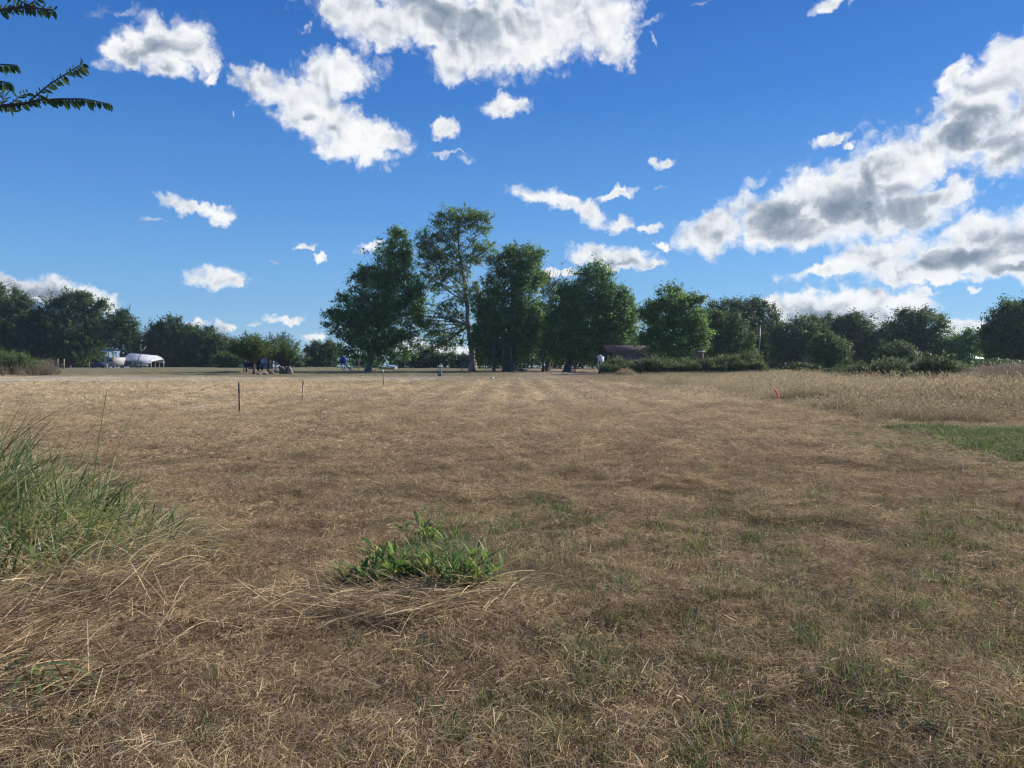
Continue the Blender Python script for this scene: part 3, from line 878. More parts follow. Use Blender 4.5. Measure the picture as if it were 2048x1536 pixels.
# ------------------------------------------------------------------ trees
def tree(name, label, d, base, lobes, trunk, leafmat, bark=None, leaf=0.30, cover=3.2, clump=0.75, seed=1, group=None, cat='tree', r0=0.35, limbs=7, bare=None, up=0.4, shell=0.35, depth=0.85, boughs=3):
    """lobes: (px, py, rx, ry[, cover]) of the crown seen in the photograph, given real depth;
    trunk: list of (px, py) from the foot up"""
    rng = np.random.default_rng(seed)
    mpp = d / F
    foot = gp(base, d)
    o = thing(name, foot, label, cat, group)
    tp = [foot - np.array((0, 0, 0.3))] + [pt(px, py, d + rng.normal(0, 0.3)) for (px, py) in trunk]
    tp = np.array(tp)
    # smooth resample
    t = np.linspace(0, 1, len(tp)); q = np.linspace(0, 1, 4 * len(tp))
    path = np.stack([np.interp(q, t, tp[:, k]) for k in range(3)], 1)
    path[1:-1] += rng.normal(0, 0.05, (len(path) - 2, 3))
    tb = MB()
    rr = r0 * (1 - 0.8 * q) * (1 + 0.6 * np.exp(-q * 14))
    tb.tube(path, rr, 8)
    cb = MB()
    lobes = list(lobes)
    for lb in list(lobes):                                  # smaller boughs standing out of the main masses
        if lb[2] < 12: continue
        for _ in range(boughs):
            a = rng.uniform(-0.35, math.pi + 0.35)
            f = rng.uniform(0.24, 0.42)
            lobes.append((lb[0] + lb[2] * math.cos(a) * 0.95, lb[1] - lb[3] * math.sin(a) * 0.95, lb[2] * f, lb[3] * f * 1.1, (lb[4] if len(lb) > 4 else cover) * 0.8))
    for lb in lobes:
        px, py, rx, ry = lb[:4]
        cv = lb[4] if len(lb) > 4 else cover
        dd = d + rng.normal(0, 0.12) * rx * mpp
        c = pt(px, py, dd)
        R3 = np.array((rx * mpp, depth * 0.5 * (rx + ry) * mpp, ry * mpp))
        n_leaf = int(2.1 * cv * math.pi * rx * ry * mpp * mpp / (0.30 * leaf * leaf))
        per = 30
        n_cl = max(5, n_leaf // per)
        u = rng.normal(size=(n_cl, 3)); u /= np.linalg.norm(u, axis=1)[:, None]
        rad = (shell + (1 - shell) * rng.random(n_cl)) ** 0.5 * rng.uniform(0.72, 1.06, n_cl)
        spray = rng.random(n_cl) < 0.26                                     # sprays reaching out past the mass
        rad = np.where(spray, rng.uniform(0.98, 1.32, n_cl), rad)
        cc = c + u * rad[:, None] * R3 * (1 + 0.10 * np.sin(5 * u[:, :1] + 7 * u[:, 2:3] + lb[0]))
        cc[:, 2] = np.maximum(cc[:, 2], h(cc[:, 0], cc[:, 1]) + 0.25)
        ctone = np.clip(rng.normal(0.45, 0.26, n_cl), 0, 1)
        sig = clump * rng.uniform(0.35, 1.0, n_cl) * np.where(spray, 0.6, 1.0)
        off = rng.normal(size=(n_cl * per, 3)) * np.repeat(sig, per)[:, None] * np.array((0.62, 0.62, 0.5))
        uu = np.repeat(u, per, 0)
        off += uu * (rng.normal(size=(n_cl * per, 1)) * np.repeat(np.where(spray, 0.55, 0.2) * clump, per)[:, None])
        L = np.repeat(cc, per, 0) + off
        tone = np.clip(np.repeat(ctone, per) + rng.normal(0, 0.14, n_cl * per), 0, 1)
        L[:, 2] = np.maximum(L[:, 2], h(L[:, 0], L[:, 1]) + 0.05)
        oo = uu * 0.7 + off / (np.linalg.norm(off, axis=1)[:, None] + 1e-6) * 0.8
        cards(cb, L, leaf * rng.uniform(0.6, 1.3, len(L)), tone, up, rng=rng, out=oo)
        # limbs: from the trunk to the lobe, then out to leaf clumps
        lim = c + rng.normal(0, 0.12, 3) * R3
        hd = np.linalg.norm(path[:, :2] - lim[:2], axis=1)            # limbs climb away from the trunk
        dist = np.abs(path[:, 2] - (lim[2] - 0.65 * hd - 0.2)) + 0.3 * hd + 9.0 * (q < 0.30)
        a = path[int(np.argmin(dist))]
        ar = min(max(0.04, rr[int(np.argmin(dist))] * 0.42), 0.012 * np.linalg.norm(lim - a) + 0.05)
        m = (a + lim) / 2 + rng.normal(0, 0.08, 3) * np.linalg.norm(lim - a)
        s = np.linspace(0, 1, 7)[:, None]
        lp = (1 - s) ** 2 * a + 2 * s * (1 - s) * m + s * s * lim
        tb.tube(lp, np.linspace(ar, ar * 0.4, 7), 6)
        for i in rng.choice(n_cl, min(limbs, n_cl), replace=False):
            e = cc[i]
            st = lp[rng.integers(2, 7)]
            mm = (st + e) / 2 + np.array((0, 0, 0.1 * np.linalg.norm(e - st))) + rng.normal(0, 0.1, 3)
            s2 = np.linspace(0, 1, 5)[:, None]
            tb.tube((1 - s2) ** 2 * st + 2 * s2 * (1 - s2) * mm + s2 * s2 * e, np.linspace(ar * 0.38, 0.02, 5), 5)
    part('trunk', tb, bark or M_BARK, o, smooth=True)
    part('crown', cb, leafmat, o)
    if bare:
        for (x0, y0, x1, y1) in bare:
            bb = MB()
            a, e = pt(x0, y0, d), pt(x1, y1, d + rng.normal(0, 1))
            s = np.linspace(0, 1, 6)[:, None]
            p = a + (e - a) * s + rng.normal(0, 0.10, (6, 3)) * s
            bb.tube(p, np.linspace(0.10, 0.02, 6), 5)
            for k in range(7):
                st = p[rng.integers(2, 6)]
                vv = (e - a) * rng.uniform(0.12, 0.35) + rng.normal(0, 0.45, 3)
                bb.tube([st, st + vv * 0.5 + rng.normal(0, 0.06, 3), st + vv], [0.035, 0.025, 0.012], 4)
            part('bare_branch', bb, M_DEADWOOD, o)
    return o


# the grove in the middle
tree('maple_tree', 'broad leafy tree with a cone-shaped crown and leaning grey trunk, left end of the grove', 112, 735,
     [(790, 495, 30, 32), (775, 535, 45, 40), (800, 575, 45, 50), (755, 580, 50, 42), (735, 620, 55, 38), (790, 640, 55, 45), (700, 640, 48, 22), (672, 632, 22, 10), (740, 665, 55, 40), (800, 690, 45, 28, 2.0), (720, 700, 40, 24, 2.0),
      (690, 668, 24, 16, 2.0), (835, 610, 22, 45, 2.2), (760, 712, 36, 20, 1.6), (790, 468, 12, 8)],
     [(741, 715), (750, 690), (757, 650), (770, 580), (785, 500)], M_MIDTREE, M_PALEBARK, 0.30, 2.4, 0.65, 11, r0=0.42)
tree('cottonwood_tree', 'tallest tree of the grove, open crown on a pale slanting trunk with white limbs', 112, 947,
     [(925, 432, 40, 22), (960, 450, 28, 24), (895, 450, 32, 26), (880, 490, 38, 30), (848, 478, 18, 18), (850, 515, 22, 26, 2.0), (905, 530, 34, 32, 2.0), (945, 510, 22, 26, 1.6), (975, 500, 18, 18, 1.6), (870, 560, 28, 30, 1.6), (925, 580, 26, 34, 1.5),
      (895, 620, 30, 24, 1.8), (870, 660, 26, 24, 2.0), (900, 680, 26, 18, 2.0), (850, 640, 18, 20, 1.4), (955, 600, 20, 26, 1.4), (880, 695, 24, 12, 1.4), (915, 650, 18, 20, 1.4)],
     [(943, 700), (937, 650), (932, 600), (926, 550), (918, 500), (915, 450)], M_PALETREE, M_PALEBARK, 0.27, 1.9, 0.6, 12, r0=0.46, limbs=5, boughs=1, bare=[(932, 600, 872, 520), (880, 560, 860, 500), (938, 652, 885, 690), (940, 680, 905, 678), (930, 590, 945, 500)])
tree('ash_tree', 'dark bushy tree reaching to the ground, middle of the grove right of the pale trunk', 110, 1012,
     [(1045, 515, 34, 26), (1010, 530, 28, 30), (1060, 550, 30, 28), (1005, 575, 34, 34, 2.2), (1050, 590, 30, 40, 2.2), (985, 620, 34, 36), (1020, 650, 50, 44, 4.5), (1055, 670, 32, 44, 4.5), (980, 680, 34, 36, 4.5), (1010, 705, 50, 28, 4.5), (970, 650, 24, 40, 3.5), (1066, 640, 20, 40)],
     [(1014, 715), (1016, 680), (1020, 620), (1030, 560)], M_MIDTREE, M_BARK, 0.29, 3.2, 0.7, 13, r0=0.4, bare=[(1000, 640, 992, 545), (1050, 640, 1062, 560), (1010, 620, 1030, 560)])
tree('dying_tree', 'half bare tree with dead grey top branches between the two bushy trees', 114, 1095,
     [(1100, 580, 16, 20, 1.0), (1105, 625, 24, 32, 2.5), (1098, 670, 26, 34, 4.0), (1100, 702, 26, 22, 4.0), (1085, 560, 12, 16, 0.8)],
     [(1097, 710), (1099, 660), (1102, 600)], M_DARKTREE, M_BARK, 0.28, 3, 0.65, 14, r0=0.26, bare=[(1104, 640, 1092, 540), (1106, 630, 1126, 532), (1118, 580, 1140, 545), (1102, 630, 1108, 545), (1110, 620, 1095, 560)])
tree('mulberry_tree', 'wide dense dark tree at the right end of the grove above the forked trunk', 108, 1133,
     [(1185, 548, 32, 22), (1175, 585, 44, 32), (1215, 605, 40, 34), (1145, 610, 40, 36), (1180, 645, 60, 46, 4.2), (1235, 640, 34, 50, 3.4), (1130, 660, 40, 42, 4.5), (1160, 690, 46, 34, 4.5), (1220, 685, 46, 34, 3.8), (1255, 650, 20, 40), (1115, 690, 26, 30, 4.5), (1190, 705, 40, 18, 3.5)],
     [(1140, 712), (1152, 680), (1165, 640), (1180, 580)], M_MIDTREE, M_BARK, 0.29, 3.2, 0.72, 15, r0=0.5)
tree('elm_tree', 'round leafy tree rising over the right end of the old shed with the rusty roof', 91, 1345,
     [(1345, 605, 34, 28), (1320, 635, 36, 34), (1370, 635, 34, 34), (1350, 670, 54, 36, 3.6), (1310, 680, 30, 30, 3), (1385, 690, 26, 26, 3.4), (1340, 700, 50, 20, 3.4), (1300, 630, 14, 18, 1.2), (1395, 600, 12, 12)],
     [(1346, 720), (1347, 690), (1346, 640)], M_MIDTREE, M_BARK, 0.28, 3.0, 0.68, 16, r0=0.36)
tree('hackberry_tree', 'low rounded green tree between the shed and the thin flagpole', 108, 1445,
     [(1440, 655, 34, 26), (1470, 665, 28, 28), (1420, 680, 28, 30), (1455, 695, 46, 28, 3.6), (1490, 685, 18, 24), (1430, 640, 20, 14)],
     [(1446, 715), (1446, 690)], M_SHRUB, M_BARK, 0.27, 3.0, 0.65, 17, r0=0.28)
tree('oak_tree', 'large dark tree whose crown shows above the low rounded tree', 135, 1490,
     [(1450, 625, 36, 24), (1490, 620, 34, 22), (1535, 630, 28, 22, 2.0), (1480, 660, 60, 34, 4), (1530, 670, 34, 34, 3.4), (1410, 640, 22, 22), (1540, 700, 36, 26, 4), (1490, 700, 50, 26, 4)],
     [(1492, 715), (1492, 680), (1490, 640)], M_DARKTREE, M_BARK, 0.33, 3.2, 0.85, 18, r0=0.4)
specs = [
    (1590, 128, [(1590, 668, 36, 30), (1610, 655, 24, 18), (1585, 705, 40, 28, 4), (1560, 690, 24, 30)], 'dark tree directly right of the thin flagpole in the right tree line', 19, M_DARKTREE),
    (1655, 132, [(1645, 660, 30, 26), (1665, 650, 18, 16, 2.4), (1640, 700, 40, 32, 4), (1620, 650, 16, 14, 2)], 'dark tree with a ragged top standing behind the young green tree', 20, M_DARKTREE),
    (1712, 130, [(1710, 655, 34, 24), (1725, 680, 36, 30, 4), (1695, 690, 34, 36, 4), (1745, 700, 24, 26), (1710, 640, 24, 10, 2.2)], 'broad domed dark tree in the right tree line left of the roadside bush', 22, M_DARKTREE),
    (1770, 126, [(1770, 680, 28, 30, 4), (1760, 715, 30, 20, 4)], 'low dark tree tucked behind the roadside bush', 23, M_DARKTREE),
    (1840, 118, [(1835, 642, 40, 24, 2.6), (1865, 655, 28, 26, 2.2), (1810, 660, 30, 28, 2.4), (1845, 690, 50, 34, 3.6), (1800, 700, 30, 28, 4), (1870, 705, 32, 26, 4), (1820, 630, 14, 12, 1.6)], 'tallest tree of the right tree line with sky showing through its crown', 24, M_DARKTREE),
    (1925, 116, [(1920, 685, 26, 20), (1905, 700, 26, 26, 4), (1938, 705, 22, 18, 2.6), (1945, 672, 14, 12, 1.5), (1955, 690, 14, 14, 1.6)], 'small rounded tree overhanging the white-roofed shelter', 25, M_MIDTREE),
    (2035, 96, [(2035, 625, 34, 22), (2060, 640, 60, 40), (2015, 655, 36, 32), (2030, 690, 56, 38, 4.5), (1990, 680, 26, 30), (2080, 690, 60, 40, 4), (1975, 670, 14, 14, 1.6)], 'large dark tree cut off by the right edge of the view', 26, M_DARKTREE),
]
for (bx, d, lb, lab, sd, lm) in specs:
    tops = min(l[1] for l in lb)
    tree('oak_tree', lab, d, bx, lb, [(bx, 715), (bx + 1, 690), (bx, tops + 25)], lm, M_BARK, 0.31, 3.0, 0.8, sd, r0=0.32, group='trees of the right tree line')
tree('young_tree', 'young brighter green tree in front of the right tree line', 100, 1655,
     [(1655, 680, 22, 20), (1645, 700, 26, 24), (1670, 705, 26, 22), (1655, 722, 36, 16, 3.4), (1690, 690, 10, 12, 1.8)], [(1655, 725), (1655, 700)], M_SHRUB, M_BARK, 0.25, 2.8, 0.55, 27, r0=0.14)
tree('roadside_bush', 'tall airy green bush at the right of the sandy track', 84, 1795,
     [(1795, 700, 24, 20), (1780, 715, 24, 22), (1812, 720, 20, 22), (1795, 730, 34, 16, 3.4), (1818, 708, 8, 12, 2)], [(1795, 730), (1795, 710)], M_SHRUB, M_BARK, 0.2, 2.7, 0.5, 28, r0=0.10, cat='bush')
# left tree line
left = [
    (20, 184, [(15, 605, 40, 26), (-30, 620, 60, 40), (35, 640, 36, 36, 4), (0, 680, 60, 42, 4.5), (45, 690, 30, 34, 4)], 'massive dark tree cut off by the left edge of the view', 31),
    (140, 188, [(140, 605, 36, 22, 2.2), (110, 625, 38, 28), (180, 625, 36, 26), (140, 655, 60, 36, 3.4), (90, 665, 36, 40, 4), (190, 665, 32, 34, 3.4), (130, 695, 70, 30, 4), (160, 600, 24, 14, 1.8)], 'tallest dark tree of the left tree line, ragged top against the cloud', 32),
    (245, 182, [(250, 650, 22, 26), (235, 675, 30, 28, 3.2), (265, 680, 22, 22, 3), (215, 660, 20, 26, 1.8), (250, 635, 12, 12, 1.8)], 'narrow green tree standing over the white carport', 33),
    (338, 186, [(340, 650, 26, 14, 2.4), (330, 672, 38, 24, 3.4), (310, 680, 22, 26, 3), (360, 668, 22, 18, 3), (340, 700, 40, 22, 3.4), (318, 655, 12, 8, 1.6)], 'dark spreading tree with bare straight trunk right of the carport', 34),
    (405, 188, [(400, 675, 34, 22), (425, 685, 26, 20), (395, 700, 40, 26, 4), (435, 705, 20, 20, 3), (410, 715, 40, 16, 4)], 'low rounded dark tree at the right end of the left tree line', 35),
]
for (bx, d, lb, lab, sd) in left:
    tops = min(l[1] for l in lb)
    tree('oak_tree', lab, d, bx, lb, [(bx - 3, 715), (bx - 2, 690), (bx, tops + 22)], M_DARKTREE, M_BARK, 0.40, 2.9, 1.0, sd, r0=0.4, group='trees of the left tree line')


def feathery(name, label, d, base, cx, cy, rx, ry, n, seed, lm, ntrunk=3):
    """mesquite: fine upright twigs fanning out of a low fork, tiny leaves along them"""
    rng = np.random.default_rng(seed)
    mpp = d / F
    foot = gp(base, d)
    o = thing(name, foot, label, 'tree')
    tb, cb = MB(), MB()
    fork = pt(base + 1, cy + ry * 0.9, d)
    tb.tube([foot - np.array((0, 0, 0.2)), foot * 0.5 + fork * 0.5 + np.array((0.05, 0, 0)), fork], [0.17, 0.13, 0.11], 7)
    c = pt(cx, cy, d)
    for i in range(n):
        u = rng.normal(size=3); u /= np.linalg.norm(u)
        u[2] = abs(u[2]) * 0.9 - 0.3
        tip = c + u * np.array((rx, rx * 0.8, ry)) * mpp * rng.uniform(0.6, 1.08)
        mid = fork * 0.45 + tip * 0.55 + np.array((0, 0, 0.25))
        s = np.linspace(0, 1, 8)[:, None]
        p = (1 - s) ** 2 * fork + 2 * s * (1 - s) * mid + s * s * tip
        tb.tube(p, np.linspace(0.045, 0.008, 8), 4)
        k = rng.integers(60, 110)
        t = rng.uniform(0.35, 1.0, k)
        pp = (1 - t[:, None]) ** 2 * fork + 2 * t[:, None] * (1 - t[:, None]) * mid + t[:, None] ** 2 * tip
        pp += rng.normal(0, 0.16, (k, 3)) * np.array((1, 1, 0.8))
        cards(cb, pp, rng.uniform(0.14, 0.27, k), np.clip(rng.normal(0.5, 0.2, k), 0, 1), 0.3, 0.4, rng)
    part('trunk', tb, M_BARK, o, smooth=True)
    part('crown', cb, lm, o)
    return o


feathery('mesquite_tree', 'feathery dark mesquite tree with an upright trunk in front of the earth heap', 88, 507, 503, 690, 54, 42, 190, 41, M_SHRUB)
feathery('mesquite_tree', 'pale airy mesquite tree with thin upright twigs right of the dark feathery one', 98, 566, 562, 692, 48, 48, 120, 42, M_PALETREE)
# distant trees and hedge bushes seen through the gaps
far = [
    ('distant_tree', 'rounded olive green tree alone on the skyline left of the blue slide', 172, 648, [(640, 705, 28, 18), (662, 700, 22, 16), (650, 722, 38, 14, 4), (622, 718, 14, 14)], M_SHRUB, 51),
    ('hedge_bush', 'large round dark bush seen under the crowns of the grove', 158, 850, [(848, 715, 24, 18, 4), (870, 720, 22, 14, 4), (845, 728, 30, 10, 4)], M_DARKTREE, 52),
    ('hedge_bush', 'low dark bush right of the large round bush under the grove', 158, 905, [(900, 722, 28, 14, 4), (925, 725, 20, 12, 4), (950, 722, 20, 14, 4)], M_DARKTREE, 53),
    ('hedge_bush', 'light green bush left of the large round bush under the grove', 162, 812, [(815, 718, 16, 14, 3), (800, 726, 20, 10, 3.4)], M_SHRUB, 54),
    ('hedge_bush', 'low bush behind the trunk of the cone-shaped tree', 162, 725, [(720, 722, 26, 12, 3.2), (750, 726, 20, 10, 3.2)], M_SHRUB, 55),
    ('hedge_bush', 'low green bush in the gap left of the dark feathery tree', 166, 462, [(460, 722, 22, 14, 4), (440, 724, 16, 12, 4), (480, 726, 20, 10, 4)], M_SHRUB, 56),
    ('hedge_bush', 'low hazy bush right of the pale feathery tree', 168, 598, [(595, 724, 22, 12, 4), (575, 722, 20, 12, 4)], M_SHRUB, 57),
    ('hedge_bush', 'dark thicket behind the trunks in the middle of the grove', 150, 1010, [(985, 712, 34, 24, 4), (1030, 715, 34, 22, 4), (1065, 712, 24, 24, 4)], M_DARKTREE, 58),
    ('hedge_bush', 'dark thicket behind the forked trunk and pale blue chair', 146, 1150, [(1110, 715, 30, 22, 4), (1150, 714, 30, 22, 4), (1190, 716, 26, 20, 4)], M_DARKTREE, 59),
    ('hedge_bush', 'dark thicket between the grove and the old shed', 140, 1250, [(1225, 705, 30, 26, 4), (1262, 700, 30, 30, 4), (1292, 705, 26, 28, 4)], M_DARKTREE, 60),
]
for (nm, lab, d, bx, lb, lm, sd) in far:
    tree(nm, lab, d, bx, lb, [(bx, 726), (bx, 720)], lm, M_BARK, 0.34, 3.4, 0.75, sd, r0=0.14, limbs=3, cat='tree' if nm == 'distant_tree' else 'bush', group=None if nm == 'distant_tree' else 'hedge bushes beyond the field')
thick = [
    (20, 198, 'dark thicket behind the massive tree at the left edge', 111), (95, 200, 'dark thicket behind the gate posts on the left lawn', 112), (165, 202, 'dark thicket behind the blue car', 113),
    (300, 200, 'dark thicket right of the white carport', 114), (360, 200, 'dark thicket behind the dark spreading tree', 115), (430, 200, 'dark thicket at the right end of the left tree line', 116),
    (1420, 146, 'dark thicket behind the low rounded tree', 117), (1560, 148, 'dark thicket behind the thin flagpole', 118), (1640, 148, 'dark thicket behind the young green tree', 119),
    (1740, 146, 'dark thicket behind the roadside bush', 120), (1850, 142, 'dark thicket under the tallest right-hand tree', 121), (1990, 140, 'dark thicket behind the right-edge tree', 122)]
for (bx, d, lab, sd) in thick:
    w = 46 if bx < 1000 else 60
    far.append(('thicket', lab, d, bx, [(bx, 712, w, 24, 4), (bx - w * 0.5, 708, w * 0.6, 22, 4), (bx + w * 0.55, 706, w * 0.5, 24, 4), (bx, 724, w * 1.1, 14, 4)], M_DARKTREE, sd))
for (nm, lab, d, bx, lb, lm, sd) in far[-12:]:
    tree(nm, lab, d, bx, lb, [(bx, 726), (bx, 720)], lm, M_BARK, 0.38, 3.4, 0.85, sd, r0=0.14, limbs=3, cat='thicket', group='thickets behind the tree lines')
# shrubs on the right bank
shr = [
    (1612, 80, [(1612, 738, 26, 9, 4), (1590, 735, 14, 7, 3)], 'low green shrub at the foot of the post of the bar gate', 61, M_SHRUB),
    (1815, 54, [(1812, 754, 24, 10, 4), (1795, 757, 14, 8, 3)], 'low bright green shrub at the edge of the pale track', 62, M_WEEDS),
    (1850, 60, [(1845, 745, 24, 13, 3.6), (1868, 750, 18, 12, 3.4)], 'dark rounded shrub behind the bright green one on the right bank', 63, M_SHRUB),
    (1920, 58, [(1915, 750, 34, 15, 3), (1890, 755, 20, 12, 3), (1945, 746, 24, 14, 2.8)], 'wide grey green shrub in the middle of the right bank', 64, M_SHRUB),
    (2042, 50, [(2040, 765, 22, 9, 4), (2065, 762, 24, 12, 4)], 'low dark shrub at the right edge of the view', 65, M_SHRUB),
]
for (bx, d, lb, lab, sd, lm) in shr:
    tree('shrub', lab, d, bx, lb, [(bx, lb[0][1] + 5), (bx, lb[0][1])], lm, M_BARK, 0.13, 3.4, 0.32, sd, r0=0.05, limbs=4, cat='shrub', group='shrubs on the right bank')


# ------------------------------------------------------------------ small things on the field
def stake(px, d, hgt, lean, name, label, kind):
    f = gp(px, d)
    o = thing(name, f, label, 'stake')
    top = f + np.array((lean * hgt, 0, hgt))
    at = lambda t: f + (top - f) * t
    if kind == 'tpost':
        mb = MB(); ln = math.atan(lean)
        c = (at(-0.15) + at(0.68)) / 2
        mb.box(c, (0.042, 0.006, hgt * 0.83), ry=ln); mb.box(c + np.array((0, 0.018, 0)), (0.006, 0.030, hgt * 0.83), ry=ln)
        for k in range(10): mb.box(at(0.06 + k * 0.065) + np.array((0, -0.008, 0)), (0.016, 0.012, 0.012), ry=ln)
        part('post', mb, M_POSTPAINT, o)
        mb = MB(); c = (at(0.68) + at(1)) / 2
        mb.box(c, (0.044, 0.008, hgt * 0.32), ry=ln); mb.box(c + np.array((0, 0.018, 0)), (0.008, 0.032, hgt * 0.32), ry=ln)
        part('painted_top', mb, M_POSTTOP, o)
    elif kind == 'lath':
        ln = math.atan(lean)
        mb = MB(); mb.box((at(-0.15) + at(0.78)) / 2, (0.05, 0.016, hgt * 0.93), ry=ln); part('shaft', mb, M_LATH, o)
        mb = MB(); mb.box((at(0.78) + at(1)) / 2, (0.053, 0.019, hgt * 0.22), ry=ln); part('painted_top', mb, M_ORANGE, o)
    elif kind == 'steel':
        mb = MB(); mb.tube([at(-0.1), at(0.5), at(0.85)], [0.022, 0.02, 0.02], 7); part('shaft', mb, M_POSTPAINT, o)
        mb = MB(); mb.tube([at(0.85), at(0.97), at(1.0)], [0.03, 0.03, 0.012], 7); part('cap', mb, M_WHITE, o)
    elif kind == 'ribbon':
        mb = MB(); mb.tube([at(-0.1), at(0.45)], [0.012, 0.01], 6); part('stem', mb, M_DEADWOOD, o)
        mb = MB()
        t = np.linspace(0, 1, 8)
        base = at(0.45)
        p = base + np.stack([-0.20 * hgt * t + 0.06 * hgt * np.sin(t * 3.1), 0.02 * np.sin(4 * t), 0.55 * hgt * t], 1)
        mb.tube(p, np.array([0.022, 0.026, 0.03, 0.032, 0.032, 0.03, 0.026, 0.014]), 6)
        part('ribbon', mb, M_PINK, o)
    return o


stake(478, 22.6, 0.96, -0.01, 'fence_stake', 'dark steel post standing alone in the mown field, the nearest of the stakes', 'tpost')
stake(604, 29.8, 0.85, 0.05, 'survey_stake', 'pale wooden lath with orange painted top right of the dark steel post', 'lath')
stake(767, 44, 1.08, -0.03, 'survey_stake', 'thin rod with a white cap in front of the cone-shaped tree', 'steel')
stake(1557, 24.6, 0.62, 0.0, 'flag_stake', 'small stake with bright pink red ribbon in the dry grass', 'ribbon')


def stalk(px, d, hgt, lab, seed, m, cat='weed', name='dead_stalk', twigs=5, r=0.008):
    rng = np.random.default_rng(seed)
    f = gp(px, d)
    mb = MB()
    p = np.array([f + np.array((rng.normal(0, 0.02) * k, 0, hgt * k / 4)) for k in range(5)])
    p[0, 2] -= 0.05
    mb.tube(p, np.linspace(r, r * 0.4, 5), 5)
    for k in range(twigs):
        s = p[rng.integers(1, 4)]
        mb.tube([s, s + np.array((rng.normal(0, 0.12), rng.normal(0, 0.1), hgt * 0.15)), s + np.array((rng.normal(0, 0.2), rng.normal(0, 0.15), hgt * 0.3))], [r * 0.6, r * 0.5, r * 0.25], 4)
    solo(name, mb, m, f, lab, cat)


stalk(640, 19.0, 0.40, 'single thin dark dead stalk rising from the brown field left of centre', 71, M_BARK, r=0.012)
stalk(1277, 18.5, 0.18, 'short pale broken straw stem sticking up in the middle of the field', 72, M_DEADWOOD, twigs=1, r=0.010)
stalk(1310, 20.5, 0.16, 'pale slanting stem just right of the short broken straw stem', 73, M_DEADWOOD, twigs=2, r=0.010)
stalk(1919, 23.5, 0.62, 'leafless sapling standing in the tall dry grass at the right', 74, M_BARK, 'sapling', 'sapling', 9, 0.012)


# ---- tall grass clump at the left
def clump():
    rng = np.random.default_rng(81)
    cx, cy = -4.5, 6.1
    loc = np.array((cx, cy, hz(cx, cy)))
    o = thing('grass_clump', loc, 'tall rank clump of green and yellowing grass at the left edge of the view', 'grass clump')
    mb = MB()
    def blades(n, spread, L0, L1, w0, w1, e0, e1, b0, b1, ta, tb_, lo=0.0):
        q = lo + (1 - lo) * np.sqrt(rng.random(n)); a = rng.uniform(0, 6.28, n)
        x, y = cx + q * spread * np.cos(a), cy + q * spread * 0.75 * np.sin(a)
        tall = np.clip(1.35 - 0.62 * (x - cx + spread) / (2 * spread) * 1.6, 0.25, 1.3) * (1.1 - 0.4 * q)
        out = np.where(rng.random(n) < 0.4, np.arctan2(y - cy, x - cx) + rng.normal(0, 0.9, n), rng.uniform(0, 6.28, n))
        ribbons(mb, np.stack([x, y, h(x, y)], 1), out, rng.uniform(L0, L1, n) * tall, rng.uniform(w0, w1, n), rng.uniform(e0, e1, n), rng.uniform(b0, b1, n), 7, [0.6, 1, 1, 0.95, 0.85, 0.6, 0.35, 0.05], rng.uniform(-1.2, 1.2, n), np.clip(rng.uniform(ta, tb_, n), 0, 1))
    blades(1500, 1.75, 0.8, 1.5, 0.007, 0.018, 1.05, 1.57, 0.3, 1.7, 0.0, 0.80)
    blades(1100, 1.8, 0.5, 1.3, 0.005, 0.012, 0.6, 1.5, 0.8, 2.6, 0.35, 0.85)
    blades(2300, 1.85, 0.5, 1.4, 0.004, 0.010, 0.4, 1.5, 0.6, 2.4, 0.62, 1.0)
    blades(300, 1.4, 1.2, 1.85, 0.006, 0.014, 1.1, 1.5, 0.4, 1.3, 0.1, 0.75)
    part('blades', mb, M_CLUMP, o)
    # dead blades hanging at the foot
    mb = MB()
    mb = MB()
    n = 3200
    a = rng.uniform(0, 6.28, n); q = np.sqrt(rng.random(n))
    x, y = cx + 0.15 + q * 2.0 * np.cos(a), cy - 0.25 + q * 1.5 * np.sin(a)
    b = np.stack([x, y, h(x, y) + rng.uniform(0, 0.30, n) * (1 - q * 0.6)], 1)
    ribbons(mb, b, np.arctan2(y - cy, x - cx) + rng.normal(0, 0.9, n), rng.uniform(0.2, 0.55, n), rng.uniform(0.003, 0.009, n), rng.uniform(0.1, 0.9, n), rng.uniform(0.5, 1.8, n), 5, None, rng.uniform(-1.5, 1.5, n), np.clip(rng.normal(0.82, 0.14, n), 0.56, 1))
    part('dead_blades', mb, M_CLUMP, o)
    # seed stalks arching out to the right
    for k in range(34):
        x, y = cx + rng.uniform(-1.2, 1.5), cy + rng.uniform(-0.8, 0.7)
        b = np.array([[x, y, hz(x, y)]])
        azm, LL, e0, bd = rng.normal(0.2, 0.7), rng.uniform(0.9, 1.6), rng.uniform(0.8, 1.4), rng.uniform(0.3, 0.9)
        mb, sb = MB(), MB()
        tip = ribbons(mb, b, azm, LL, 0.008, e0, bd, 7, [1, 1, 1, 0.9, 0.8, 0.6, 0.5, 0.4], rng.uniform(-0.5, 0.5), rng.uniform(0.3, 0.7))
        st = part('stalk', mb, M_CLUMP, o)
        tp = np.repeat(tip, 4, 0)
        ribbons(sb, tp, azm + rng.normal(0, 0.5, 4), rng.uniform(0.06, 0.12, 4), 0.004, e0 - bd + rng.normal(0, 0.3, 4), rng.uniform(0.4, 1.6, 4), 3, [0.6, 1, 0.9, 0.2], 0.0, 0.5)
        part('seed_head', sb, M_BRUSH, st)


clump()


